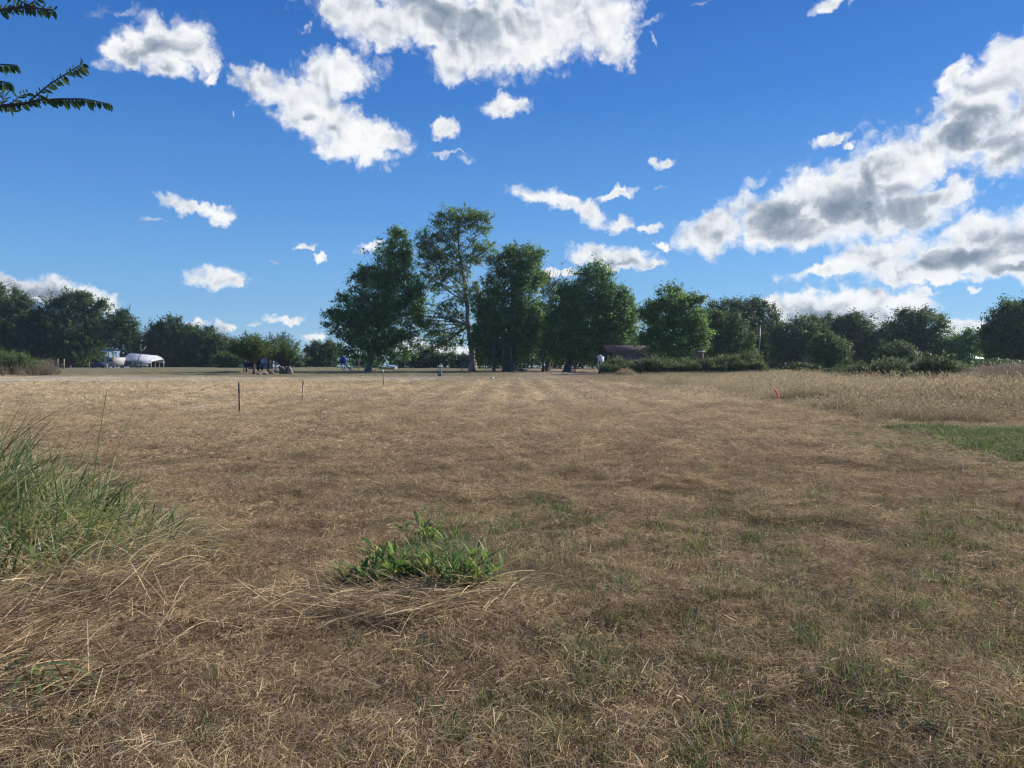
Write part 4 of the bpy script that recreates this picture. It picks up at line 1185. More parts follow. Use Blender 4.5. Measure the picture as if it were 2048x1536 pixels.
def green_tuft():
    rng = np.random.default_rng(83)
    c = gp(60, 3.55)
    mb = MB()
    b = c + rng.normal(0, 0.05, (16, 3)) * np.array((2.0, 1, 0)) + np.array((-0.08, 0.05, 0.04))
    ribbons(mb, b, rng.normal(-0.4, 0.7, 16), rng.uniform(0.3, 0.55, 16), rng.uniform(0.012, 0.018, 16), rng.uniform(0.7, 1.3, 16), rng.uniform(1.2, 2.4, 16), 7, [0.6, 1, 1, 0.95, 0.85, 0.7, 0.4, 0.05], rng.uniform(-0.4, 0.4, 16), rng.uniform(0.25, 0.6, 16))
    solo('grass_tuft', mb, M_CLUMP, c, 'few long green blades arching over the flattened straw at the lower left', 'grass tuft')


green_tuft()


# ---- broad-leaved weeds in the middle
def gr(px, row):
    """depth at which the ground appears at this photograph row"""
    d = 3.0
    while d < 200:
        if pt(px, row, d)[2] <= hz((px - 1024) / F * d, d): return d
        d += 0.02
    return d


def weed(px, d, sc, n, seed, label, lean=0.0):
    rng = np.random.default_rng(seed)
    f = gp(px, d)
    o = thing('weed_plant', f, label, 'weed', 'broad-leaved weeds round the black stub')
    st, lf = MB(), MB()
    prof = [0.25, 0.75, 1.0, 0.9, 0.6, 0.05]
    for s in range(n):
        a = rng.uniform(0, 6.28)
        b = f + np.array((rng.normal(0, 0.09), rng.normal(0, 0.06), -0.01))
        H = rng.uniform(0.08, 0.26) * sc
        tipv = np.array((math.cos(a) * 0.7 * H + lean * H, math.sin(a) * 0.5 * H, H))
        p = np.array([b, b + tipv * 0.5 + rng.normal(0, 0.008, 3), b + tipv])
        st.tube(p, [0.005, 0.004, 0.0025], 5)
        k = rng.integers(9, 15)
        t = np.sort(rng.uniform(0.05, 1.0, k))
        bp = b + tipv * t[:, None]
        L = rng.uniform(0.07, 0.15, k) * sc
        ribbons(lf, bp, a + np.arange(k) * 2.4 + rng.normal(0, 0.3, k), L, L * rng.uniform(0.11, 0.22, k), rng.uniform(0.5, 1.35, k), rng.uniform(0.2, 1.1, k), 5, prof, rng.uniform(-0.35, 0.35, k), np.clip(rng.normal(0.6, 0.26, k), 0, 1))
    for _ in range(3):                                     # dead twigs at the foot
        b = f + np.array((rng.normal(0, 0.1), rng.normal(0, 0.08), 0.01)); e = b + np.array((rng.normal(0, 0.14), rng.normal(0, 0.1), rng.uniform(0.0, 0.09)))
        st.tube([b, (b + e) / 2 + rng.normal(0, 0.012, 3), e], [0.004, 0.0035, 0.002], 4)
    part('stem', st, M_BRUSH, o)
    part('leaves', lf, M_WEED, o)
    return o


weed(722, gr(722, 1182), 0.9, 11, 91, 'spreading green weed at the left of the weed patch', 0.1)
weed(770, gr(770, 1165), 1.15, 11, 92, 'upright weed with one tall spear-like leaf left of the black stub', -0.1)
weed(828, gr(828, 1160), 0.95, 11, 93, 'small light green weed right behind the black stub')
weed(862, gr(862, 1105), 1.3, 11, 94, 'tall bright weed at the back of the weed patch')
weed(908, gr(908, 1190), 1.05, 11, 95, 'leafy weed between the black stub and the right end of the patch')
weed(945, gr(945, 1185), 1.2, 11, 96, 'largest weed at the right end of the patch with a raised leafy tip', 0.2)
weed(985, gr(985, 1195), 0.7, 5, 98, 'low outlying weed just beyond the right end of the patch')
weed(908, gr(908, 1062), 0.5, 2, 97, 'tiny lone weed behind the weed patch')


def grass_in_weeds():
    rng = np.random.default_rng(99)
    f = gp(885, gr(885, 1130))
    mb = MB()
    n = 800
    b = f + rng.normal(0, 1, (n, 3)) * np.array((0.17, 0.13, 0))
    ribbons(mb, b, rng.uniform(0, 6.28, n), rng.uniform(0.15, 0.40, n), rng.uniform(0.003, 0.006, n), rng.uniform(0.7, 1.5, n), rng.uniform(0.7, 2.2, n), 5, None, rng.uniform(-0.6, 0.6, n), np.clip(rng.normal(0.5, 0.2, n), 0, 1))
    solo('grass_tuft', mb, M_CLUMP, f, 'mounded tuft of thin yellow green grass inside the weed patch', 'grass tuft')
    f = gp(740, gr(740, 1185))
    mb = MB()
    n = 230
    b = f + rng.normal(0, 1, (n, 3)) * np.array((0.11, 0.06, 0))
    ribbons(mb, b, rng.uniform(0, 6.28, n), rng.uniform(0.08, 0.22, n), rng.uniform(0.003, 0.006, n), rng.uniform(0.6, 1.5, n), rng.uniform(0.5, 1.8, n), 5, None, rng.uniform(-0.6, 0.6, n), np.clip(rng.normal(0.35, 0.2, n), 0, 1))
    solo('grass_tuft', mb, M_CLUMP, f, 'low dark green grass tuft at the left foot of the weed patch', 'grass tuft')


grass_in_weeds()


def black_stub():
    f = gp(835, gr(835, 1192))
    o = thing('pipe_stub', f, 'short black upright pipe stub in front of the green weeds', 'pipe')
    mb = MB()
    mb.tube([f - np.array((0, 0, 0.05)), f + np.array((0.004, 0, 0.09)), f + np.array((0.012, 0, 0.135))], [0.012, 0.0115, 0.0115], 10)
    part('pipe', mb, M_DARK, o, smooth=True)
    mb = MB()
    mb.tube([f + np.array((0.0115, 0, 0.13)), f + np.array((0.014, 0, 0.15)), f + np.array((0.015, 0, 0.155))], [0.0145, 0.0145, 0.008], 10)
    part('cap', mb, M_DARK, o, smooth=True)


black_stub()


M_HAY = straw_mat('hay', [(0.0, (0.36, 0.27, 0.16)), (0.6, (0.56, 0.45, 0.28)), (1.0, (0.70, 0.59, 0.40))], 0.0, 0.4)


def hay_mound():
    rng = np.random.default_rng(101)
    f = gp(1252, 71)
    mb = MB()
    n = 2600
    a = rng.uniform(0, 6.28, n); q = np.sqrt(rng.random(n))
    x = f[0] + 1.15 * q * np.cos(a); y = f[1] + 0.9 * q * np.sin(a)
    z = h(x, y) + 0.85 * (1 - q ** 1.7) * rng.uniform(0.2, 1.0, n)
    mb2 = mb
    ribbons(mb2, np.stack([x, y, z], 1), a + rng.normal(0, 0.5, n), rng.uniform(0.25, 0.6, n), rng.uniform(0.015, 0.03, n), rng.uniform(-0.2, 1.0, n), rng.uniform(0.6, 1.9, n), 3, None, rng.uniform(-1, 1, n), np.clip(rng.beta(2, 2, n), 0, 0.9))
    solo('hay_mound', mb, M_HAY, f, 'rounded heap of dry yellow hay in front of the tall weeds', 'hay')


hay_mound()


# ------------------------------------------------------------------ structures and yard things
def bx(mb, px0, px1, py0, py1, d, dep, **k):
    """box that covers photograph columns px0-px1 and rows py0-py1 at depth d (its front), dep metres deep"""
    a, b = pt(px0, py1, d), pt(px1, py0, d)
    lo, hi = np.minimum(a, b), np.maximum(a, b)
    c = (lo + hi) / 2
    c[1] = d + dep / 2
    return mb.box(c, (hi[0] - lo[0], dep, hi[2] - lo[2]), **k)


def shed():
    d = 97
    f = gp(1275, d)
    o = thing('shed', f, 'old low shed with rusty brown roof and grey wall behind the tall weeds', 'shed')
    mb = MB(); bx(mb, 1224, 1336, 703, 742, d, 5.0); w = part('wall', mb, M_SHEDWALL, o)
    mb = MB(); bx(mb, 1212, 1224, 703, 742, d + 0.3, 5.2); part('end_wall', mb, M_DARK, o, 'black left end wall')
    # pitched roof
    a, b = pt(1213, 703, d - 0.4), pt(1340, 703, d - 0.4)
    top = pt(1213, 690, d)[2]
    mb = MB()
    v = [(a[0], d - 0.4, a[2]), (b[0], d - 0.4, a[2]), (b[0], d + 2.6, top), (a[0], d + 2.6, top), (a[0], d + 5.8, a[2]), (b[0], d + 5.8, a[2])]
    v += [(x, y, z - 0.12) for x, y, z in v]
    mb.add(v, [(0, 1, 2, 3), (3, 2, 5, 4), (7, 6, 9, 8), (8, 9, 10, 11), (0, 6, 7, 1), (4, 5, 11, 10), (0, 3, 9, 6), (3, 4, 10, 9), (1, 7, 8, 2), (2, 8, 11, 5)])
    for k in range(24):
        x = a[0] + (b[0] - a[0]) * (k + 0.5) / 24
        mb.tube([(x, d - 0.41, a[2] + 0.02), (x, d + 2.6, top + 0.02)], 0.03, 4)
    part('roof', mb, M_RUSTROOF, o)
    mb = MB()
    for k in range(16): bx(mb, 1225 + k * 6.9, 1226 + k * 6.9, 704, 742, d - 0.03, 0.03)
    part('wall_ribs', mb, M_SHEDWALL, o)
    # pale clutter boards leaning on the wall
    rng = np.random.default_rng(5)
    for k in range(14):
        mb = MB()
        x0 = rng.uniform(1226, 1300); y0 = rng.uniform(719, 724)
        bx(mb, x0, x0 + rng.uniform(2, 6), y0, y0 + rng.uniform(3, 7), d - 1.2 - rng.uniform(0, 0.4), 0.05)
        solo('board', mb, M_WHITE, gp(x0, d - 1.2), 'one of the small white boards jumbled along the shed wall above the weeds', 'board', 'white boards along the shed wall')
    return o


shed()


def fridge():
    d = 93
    f = gp(1202, d)
    o = thing('fridge', f, 'weathered white upright cabinet beside the dark end of the shed', 'cabinet')
    mb = MB(); bx(mb, 1197, 1208, 713, 738, d, 0.7, ry=0.0); part('body', mb, M_WHITE, o)
    mb = MB(); bx(mb, 1195, 1204, 711, 714, d - 0.1, 0.85, ry=-0.25); part('lid', mb, M_WHITE, o)
    mb = MB(); bx(mb, 1198, 1200, 722, 730, d - 0.05, 0.04); part('handle', mb, M_DARK, o)


fridge()


def lean_to():
    d = 90
    o = thing('lean_to', gp(1375, d), 'open wooden lean-to frame with a flat top between the shed and brick pier', 'lean-to')
    mb = MB(); bx(mb, 1361, 1397, 711, 713.5, d, 1.8); part('roof', mb, M_WOOD, o)
    for x in (1362, 1368.5, 1394):
        mb = MB(); bx(mb, x, x + 1.8, 712, 738, d - 0.02, 0.1); part('post', mb, M_WOOD, o)
    mb = MB(); bx(mb, 1344, 1357, 723, 726, d - 2, 0.6); solo('plank', mb, M_WHITE, gp(1350, d - 2), 'white plank lying on the weeds left of the lean-to', 'plank')
    mb = MB()
    f = pt(1386, 710, d)
    for k in range(5): mb.tube([f + np.array((0, 0.3, 0)), f + np.array((0.12, 0.3, 0.08)), f + np.array((0.13, 0.3, 0.28 - 0.03 * k))], [0.16, 0.14, 0.05], 8)
    solo('bucket', mb, M_WHITE, pt(1386, 711, d), 'small white bucket on top of the lean-to', 'bucket')
    o = thing('brick_pier', gp(1403, d - 1), 'square brick pier with a pale cap right of the lean-to', 'pier')
    mb = MB(); bx(mb, 1399, 1408, 704, 740, d - 1, 0.5); part('shaft', mb, M_BRICK, o)
    mb = MB()
    for k in range(7): bx(mb, 1398.8, 1408.2, 707 + k * 4, 707.8 + k * 4, d - 1.01, 0.52)
    part('mortar_bands', mb, M_DARK, o)
    mb = MB(); bx(mb, 1397.5, 1409.5, 701.5, 704, d - 1.1, 0.7); part('cap', mb, M_WHITE, o)


lean_to()


def rail_fence():
    d = 88
    o = thing('rail_fence', gp(1465, d), 'low weathered rail fence running behind the tall weeds', 'fence')
    for (x, t) in ((1402, 720), (1425, 722), (1469, 716), (1490, 718), (1517, 720)):
        mb = MB(); p = pt(x, t, d); g = gp(x, d); mb.tube([g - np.array((0, 0, 0.2)), (g + p) / 2, p], [0.06, 0.06, 0.055], 7); part('post', mb, M_WOOD, o)
    for (x0, y0, x1, y1) in ((1402, 725, 1427, 725), (1427, 725, 1470, 721), (1470, 720, 1490, 721), (1402, 731, 1470, 729), (1470, 728, 1517, 729)):
        mb = MB(); mb.tube([pt(x0, y0, d - 0.08), pt((x0 + x1) / 2, (y0 + y1) / 2 + 0.4, d - 0.08), pt(x1, y1, d - 0.08)], 0.05, 6); part('rail', mb, M_WOOD, o)


rail_fence()


def flagpole():
    d = 86
    f = gp(1518, d)
    o = thing('flagpole', f, 'tall thin bare pole standing at the right end of the weeds', 'pole')
    mb = MB(); mb.tube([f - np.array((0, 0, .2)), pt(1519, 700, d), pt(1520.5, 656, d)], [0.05, 0.042, 0.03], 8); part('shaft', mb, M_STEEL, o)
    mb = MB(); t = pt(1520.5, 655, d); mb.tube([t - np.array((0, 0, .05)), t, t + np.array((0, 0, .08))], [0.03, 0.06, 0.02], 8); part('finial', mb, M_STEEL, o)


flagpole()


def bar_gate():
    d = 82
    f = gp(1591, d)
    o = thing('bar_gate', f, 'dark single-bar gate hung on a pale post at the green turf', 'gate')
    mb = MB(); mb.tube([f - np.array((0, 0, .2)), pt(1591, 740, d), pt(1591, 728, d)], [0.12, 0.11, 0.11], 10); part('post', mb, M_DEADWOOD, o)
    mb = MB(); mb.tube([pt(1522, 729, d + 1), pt(1560, 731, d + 0.4), pt(1588, 731.5, d - 0.1)], 0.06, 8); part('bar', mb, M_DARK, o)
    mb = MB(); mb.tube([pt(1566, 740, d + 0.35), pt(1566.5, 731, d + 0.35)], 0.03, 6); part('drop_rod', mb, M_STEEL, o)
    mb = MB(); bx(mb, 1585, 1592, 733, 738, d - 0.25, 0.12, ry=0.5); part('latch', mb, M_STEEL, o)
    p = pt(1571, 727, d + 0.4)
    mb = MB()
    t = np.linspace(0, math.pi, 7)
    mb.tube(np.stack([0 * t + p[0], 0 * t + p[1], p[2] - 0.10 * np.cos(t)], 1), 0.002 + 0.09 * np.sin(t), 9)
    solo('lamp_globe', mb, M_WHITE, p - np.array((0, 0, 0.1)), 'small white globe perched on the dark gate bar', 'globe')


bar_gate()


def barrow():
    d = 73
    f = gp(1509, d)
    o = thing('wheelbarrow', f, 'tipped wheelbarrow with white handles at the right foot of the weeds', 'wheelbarrow')
    mb = MB()
    a, b = pt(1503, 744, d), pt(1513, 752, d)
    mb.tube([a, a * 0.5 + b * 0.5 + np.array((0, 0, -0.03)), b], 0.04, 6); part('handle', mb, M_WHITE, o); mb = MB()
    a2, b2 = a + np.array((0.1, 0.4, 0)), b + np.array((0, 0.4, 0)); mb.tube([a2, (a2 + b2) / 2, b2], 0.04, 6)
    part('handle', mb, M_WHITE, o)
    mb = MB(); c = pt(1508, 752, d + 0.2); mb.box(c, (0.5, 0.5, 0.25), taper=1.35); part('tray', mb, M_DARK, o)
    mb = MB()
    c = pt(1512, 755, d + 0.2); t = np.linspace(0, 2 * math.pi, 15)
    mb.tube(np.stack([c[0] + 0.17 * np.cos(t), 0 * t + c[1], hz(c[0], c[1]) + 0.2 + 0.17 * np.sin(t)], 1), 0.045, 6); part('wheel', mb, M_TYRE, o)


barrow()


def hydrant():
    d = 60
    f = gp(1678, d)
    o = thing('standpipe', f, 'small black upright standpipe with a foot beside the sandy track', 'pipe')
    mb = MB(); mb.tube([f - np.array((0, 0, .05)), f + np.array((-0.02, 0, .25)), f + np.array((-0.03, 0, .36))], [0.08, 0.07, 0.09], 9); part('pipe', mb, M_DARK, o)
    mb = MB(); mb.box(f + np.array((0.12, 0, 0.06)), (0.26, 0.14, 0.1)); part('foot', mb, M_DARK, o)


hydrant()


def carport():
    d = 160
    f = gp(274, d)
    g = f[2]
    o = thing('carport', f, 'white metal carport with a vaulted roof among the left trees', 'carport')
    mb = MB()
    a, b = pt(246, 722, d)[0], pt(302.5, 722, d)[0]
    prof = [(0, 721), (0.05, 718), (0.5, 715), (1.4, 711), (3.0, 706), (4.6, 709), (5.7, 713), (6.2, 721)]
    P = [(dd, pt(274, r, d)[2]) for dd, r in prof]
    v, fc = [], []
    for x in (a, b):
        for (dd, z) in P: v.append((x, d + dd, z - (0.0 if x == a else 0.55)))
        for (dd, z) in P: v.append((x, d + 0.06 + dd * 0.98, z - 0.06 - (0.0 if x == a else 0.55)))
    k = len(P)
    for i in range(k - 1):
        fc += [(i, i + 1, 2 * k + i + 1, 2 * k + i), (k + i, 3 * k + i, 3 * k + i + 1, k + i + 1), (i, k + i, k + i + 1, i + 1), (2 * k + i, 2 * k + i + 1, 3 * k + i + 1, 3 * k + i)]
    mb.add(v, fc)
    for s in range(12):
        x = a + (b - a) * (s + 0.5) / 12
        mb.tube([(x, d + dd - 0.02, z + 0.02 - 0.55 * (s + 0.5) / 12) for dd, z in P], 0.03, 4)
    v2 = [(b - 0.03, d + dd, z - 0.55) for dd, z in P[1:-1]]
    mb.add(v2, [(0, 1, 4, 5), (1, 2, 3, 4)])
    part('roof', mb, M_DULLWHITE, o)
    for px in (247, 284, 293, 301.5):
        for dd in (0.1, 5.9):
            mb = MB(); x = pt(px, 722, d)[0]; mb.box((x, d + dd, (g + pt(px, 721, d)[2]) / 2), (0.09, 0.09, pt(px, 721, d)[2] - g)); part('post', mb, M_WHITE, o)


carport()


def camper(px0, px1, top, d, dep, label, face, sd):
    f = gp((px0 + px1) / 2, d)
    o = thing('camper_trailer', f, label, 'trailer')
    a, b = pt(px0, top, d)[0], pt(px1, top, d)[0]
    z1, z0 = pt(px0, top, d)[2], f[2] + 0.45
    # rounded top corners
    mb = MB()
    w, hh = b - a, z1 - z0
    pr = [(0, 0), (0, hh * 0.78), (w * 0.08, hh * 0.95), (w * 0.22, hh), (w * 0.78, hh), (w * 0.92, hh * 0.95), (w, hh * 0.78), (w, 0)]
    k = len(pr)
    v = [(a + x, d, z0 + z) for x, z in pr] + [(a + x, d + dep, z0 + z) for x, z in pr]
    fc = [(i, (i + 1) % k, k + (i + 1) % k, k + i) for i in range(k)]
    fc += [(0, 7, 6, 1), (1, 6, 5, 2), (2, 5, 4, 3), (k, k + 1, k + 6, k + 7), (k + 1, k + 2, k + 5, k + 6), (k + 2, k + 3, k + 4, k + 5)]
    mb.add(v, fc)
    part('body', mb, face, o)
    wn_ = MB(); wn_.box((a + w * 0.5, d - 0.02, z0 + hh * 0.62), (w * 0.42, 0.05, hh * 0.22)); part('window', wn_, M_GLASS, o)
    st = MB(); st.box((a + w * 0.5, d - 0.015, z0 + hh * 0.88), (w * 0.7, 0.04, hh * 0.06)); part('stripe', st, M_BRICK, o)
    bm = MB(); bm.box((a + w * 0.5, d - 0.1, z0 - 0.02), (w * 1.0, 0.2, 0.18)); part('bumper', bm, M_BRICK, o)
    for x in (a + 0.35, b - 0.35):
        wb = MB(); t = np.linspace(0, 2 * math.pi, 13)
        wb.tube(np.stack([0 * t + x, d + dep * 0.5 + 0.24 * np.cos(t), f[2] + 0.33 + 0.24 * np.sin(t)], 1), 0.09, 6); part('wheel', wb, M_TYRE, o)


camper(208, 231, 714.5, 156, 6.0, 'grey camper trailer seen end on under the left trees', M_GREYPAINT, 1)


def mobile_home():
    d = 161
    o = thing('mobile_home', gp(258, d), 'long white mobile home standing under the white carport', 'trailer')
    f = gp(258, d); z0 = f[2]
    mb = MB(); a, b = pt(232, 720, d)[0], pt(284, 720, d)[0]; z1 = pt(250, 719, d)[2]
    mb.box(((a + b) / 2, d + 1.8, (z0 + z1) / 2 + 0.15), (b - a, 2.6, z1 - z0 - 0.3)); part('body', mb, M_WHITE, o)
    for (x0, x1) in ((239.5, 242.5), (260, 262.5), (275, 281)):
        mb = MB(); bx(mb, x0, x1, 722.5, 728, d + 0.46, 0.04); part('window', mb, M_GLASS, o)
    for (x0, x1) in ((248, 257), (268, 271)):
        mb = MB(); bx(mb, x0, x1, 722, 732.5, d + 0.45, 0.05); part('door', mb, M_GREYPAINT, o)
    mb = MB(); mb.box(((a + b) / 2, d + 1.8, z1 + 0.06), (b - a + 0.2, 2.8, 0.12)); part('roof', mb, M_GREYPAINT, o)


mobile_home()


def back_roof():
    d = 178
    o = thing('open_barn', gp(215, d), 'pale roofed open barn half hidden behind the grey camper', 'barn')
    z = hz(0, d)
    mb = MB()
    a, b = pt(200, 701, d)[0], pt(232, 701, d)[0]; zt, ze = pt(215, 699, d)[2], pt(215, 703, d)[2]
    mb.add([(a, d, ze), (b, d, ze), (b, d + 3, zt), (a, d + 3, zt), (a, d, ze - .1), (b, d, ze - .1), (b, d + 3, zt - .1), (a, d + 3, zt - .1)], [(0, 1, 2, 3), (7, 6, 5, 4), (0, 4, 5, 1), (1, 5, 6, 2), (2, 6, 7, 3), (3, 7, 4, 0)])
    part('roof', mb, M_WHITE, o)
    for px in (201, 216, 231):
        mb = MB(); x = pt(px, 720, d)[0]; mb.box((x, d + 0.3, (z + ze) / 2 - 0.05), (0.15, 0.15, ze - z)); part('post', mb, M_WOOD, o)
    mb = MB(); mb.box(((a + b) / 2, d + 2.8, z + (ze - z) * 0.3), (b - a, 0.1, (ze - z) * 0.55)); part('rear_wall', mb, M_GREYPAINT, o)


back_roof()


def car():
    d = 152
    f = gp(195, d)
    o = thing('parked_car', f, 'dark blue low car parked left of the grey camper', 'car')
    L, x0 = 2.9, pt(181, 728, d)[0]
    pr = [(0, .25), (0.02, .62), (.5, .74), (.95, 1.14), (1.9, 1.18), (2.4, .82), (2.86, .74), (2.9, .25)]
    mb = MB(); k = len(pr)
    v = [(x0 + x, d, f[2] + z) for x, z in pr] + [(x0 + x, d + 1.6, f[2] + z) for x, z in pr]
    mb.add(v, [(i, i + 1, k + i + 1, k + i) for i in range(k - 1)] + [(7, 0, k, k + 7), (0, 7, 6, 1), (1, 6, 5, 2), (2, 5, 4, 3), (k, k + 1, k + 6, k + 7), (k + 1, k + 2, k + 5, k + 6), (k + 2, k + 3, k + 4, k + 5)])
    part('body', mb, M_CARBLUE, o)
    mb = MB(); mb.box((x0 + 1.45, d - 0.01, f[2] + 0.95), (1.1, 0.03, 0.26)); part('window', mb, M_GLASS, o)
    for x in (0.5, 2.4):
        mb = MB(); t = np.linspace(0, 2 * math.pi, 13)
        mb.tube(np.stack([x0 + x + 0.2 * np.cos(t), 0 * t + d + 0.02, f[2] + 0.29 + 0.2 * np.sin(t)], 1), 0.085, 6); part('wheel', mb, M_TYRE, o)


car()


def h_gate():
    d = 140
    o = thing('gate_posts', gp(122, d), 'pair of pale wooden posts joined by a low rail at the left lawn', 'gate')
    for px in (115.5, 128):
        g = gp(px, d); p = pt(px, 718, d)
        mb = MB(); mb.tube([g - np.array((0, 0, .2)), (g + p) / 2, p], [0.12, 0.115, 0.11], 8); part('post', mb, M_WOOD, o)
    mb = MB(); mb.tube([pt(115.5, 729, d - 0.1), pt(128, 729, d - 0.1)], 0.07, 6); part('rail', mb, M_WOOD, o)


h_gate()
for (px, d, top, lab, m, r) in ((178, 140, 724, 'short wooden post left of the blue car', M_WOOD, 0.08), (213.5, 138, 727, 'short reddish marker post in front of the grey camper', M_LATH, 0.09)):
    g = gp(px, d); p = pt(px, top, d)
    mb = MB(); mb.tube([g - np.array((0, 0, .2)), (g + p) / 2, p - np.array((0, 0, .05)), p], [r, r, r, r * 0.6], 8)
    solo('post', mb, m, g, lab, 'post')
g = gp(276, 146)
mb = MB(); mb.tube([g - np.array((0, 0, .2)), pt(278, 715, 146), pt(284, 703, 146), pt(292, 693, 146)], [0.14, 0.12, 0.1, 0.07], 7)
mb.tube([pt(284, 703, 146), pt(281, 697, 146), pt(282, 688, 146)], [0.06, 0.045, 0.03], 5)
solo('leaning_trunk', mb, M_DEADWOOD, g, 'bare pale trunk leaning right across the white carport', 'dead trunk', smooth=True)


# ---- the yard left of centre
def yard():
    d = 96
    # earth heap
    rng = np.random.default_rng(8)
    f = gp(508, d - 4)
    n = 26
    a = np.linspace(0, 2 * math.pi, 33)[:-1]; q = np.linspace(0, 1, 9)
    A, Q = np.meshgrid(a, q, indexing='ij')
    x = f[0] + 2.4 * Q * np.cos(A); y = f[1] + 1.6 * Q * np.sin(A)
    z = f[2] - 0.05 + 0.62 * (1 - Q ** 2) * (0.75 + vnoise(x, y, 1.5) * 0.9)
    k, m = A.shape
    i, j = np.meshgrid(np.arange(k), np.arange(m - 1), indexing='ij'); i2 = (i + 1) % k
    mb = MB(); mb.add(np.stack([x, y, z], -1).reshape(-1, 3), np.stack([i * m + j, i * m + j + 1, i2 * m + j + 1, i2 * m + j], -1).reshape(-1, 4))
    solo('earth_heap', mb, M_SAND, f, 'low heap of reddish earth under the dark feathery tree', 'earth heap', smooth=True)
    # glazed frame hut
    o = thing('garden_hut', gp(517, d + 2), 'small hut with pale framed panels behind the earth heap', 'hut')
    D = d + 2
    mb = MB(); bx(mb, 496, 535, 713, 738, D, 2.2); part('wall', mb, M_GREYPAINT, o)
    for (x0, x1) in ((498, 508), (510, 521)):
        mb = MB(); bx(mb, x0, x1, 715, 727, D - 0.05, 0.05); part('window', mb, M_GLASS, o)
    mb = MB(); bx(mb, 523, 534.5, 714, 736, D - 0.06, 0.06); p_ = part('door', mb, M_WHITE, o)
    mb = MB(); bx(mb, 525.5, 532, 716, 733, D - 0.09, 0.04); part('pane', mb, M_PALEBLUE, p_)
    mb = MB(); bx(mb, 494, 537, 711, 713.2, D - 0.3, 2.9); part('roof', mb, M_WHITE, o)
    # smoker grill
    D = d
    o = thing('barrel_grill', gp(499, D), 'black barrel grill on legs in front of the hut windows', 'grill')
    z = pt(499, 729, D)[2]
    mb = MB(); x0, x1 = pt(490, 729, D)[0], pt(509, 729, D)[0]; mb.tube([(x0, D, z), (x0 + .02, D, z), (x1 - .02, D, z), (x1, D, z)], [0.2, 0.3, 0.3, 0.2], 12); part('barrel', mb, M_DARK, o)
    for x in (x0 + .15, x1 - .15):
        mb = MB(); mb.box((x, D, (z + hz(x, D)) / 2), (0.05, 0.4, z - hz(x, D))); part('leg', mb, M_DARK, o)
    mb = MB(); mb.box((x0 - 0.38, D, z - 0.18), (0.7, 0.45, 0.1), ry=0.12); part('shelf', mb, M_WHITE, o)
    mb = MB(); mb.tube([(x0 + .3, D, z + .25), (x0 + .3, D, z + .8)], 0.05, 8); part('chimney', mb, M_DARK, o)
    # long table
    o = thing('work_table', gp(530, d - 1), 'dark long work table right of the barrel grill', 'table')
    D = d - 1
    mb = MB(); bx(mb, 512, 551, 727, 728.5, D, 0.8); part('tabletop', mb, M_DARK, o)
    for px in (514, 522, 534, 549):
        mb = MB(); x = pt(px, 728, D)[0]; zt = pt(px, 728.4, D)[2]; mb.box((x, D + 0.4, (zt + hz(x, D)) / 2), (0.07, 0.6, zt - hz(x, D))); part('leg', mb, M_DARK, o)
    # poles
    for (px, top, lab) in ((488, 703, 'thin dark pole at the left corner of the hut'), (566, 692, 'thin dark pole beside the pale feathery tree')):
        g = gp(px, d + 1); p = pt(px, top, d + 1)
        mb = MB(); mb.tube([g - np.array((0, 0, .2)), (g + p) / 2, p - np.array((0, 0, .1)), p], [0.06, 0.055, 0.05, 0.03], 7); solo('pole', mb, M_DARK, g, lab, 'pole')
    # stumps and logs
    labs = ['dark upright stump nearest the pale feathery tree', 'reddish leaning log in the log row', 'pale split log in the middle of the log row', 'pale slanting log at the right end of the log row']
    for k, (px, top, ln, m, r) in enumerate(((564, 733, 0.1, M_BARK, 0.30), (571.5, 734, -0.12, M_RUSTROOF, 0.18), (578, 733, 0.0, M_DEADWOOD, 0.16), (584, 735, 0.35, M_DEADWOOD, 0.17))):
        D = d - 5
        g = gp(px, D); p = pt(px, top, D)
        p = p + np.array((-ln * (p[2] - g[2]), 0, 0))
        mb = MB(); mb.tube([g - np.array((0, 0, .1)), g + (p - g) * 0.2, g + (p - g) * 0.6, p], [r * 1.3, r, r * 0.9, r * 0.95], 9)
        solo('log', mb, m, g, labs[k], 'log', 'logs standing by the feathery trees')
    for (px, py, s, lab) in ((517, 750, 0.28, 'pale rock at the foot of the dark feathery tree'), (530, 749, 0.3, 'flat pale rock right of the foot of the dark feathery tree'), (543, 738, 0.36, 'whitish block at the right side of the earth heap')):
        D = d - 9 if py > 740 else d - 5
        g = gp(px, D)
        mb = MB(); t = np.linspace(0, math.pi, 6)
        mb.tube(np.stack([g[0] + s * -np.cos(t), 0 * t + g[1], 0 * t + g[2] + s * 0.28], 1), 0.02 + s * 0.45 * np.sin(t), 7)
        solo('rock', mb, M_DEADWOOD, g, lab, 'rock')


yard()


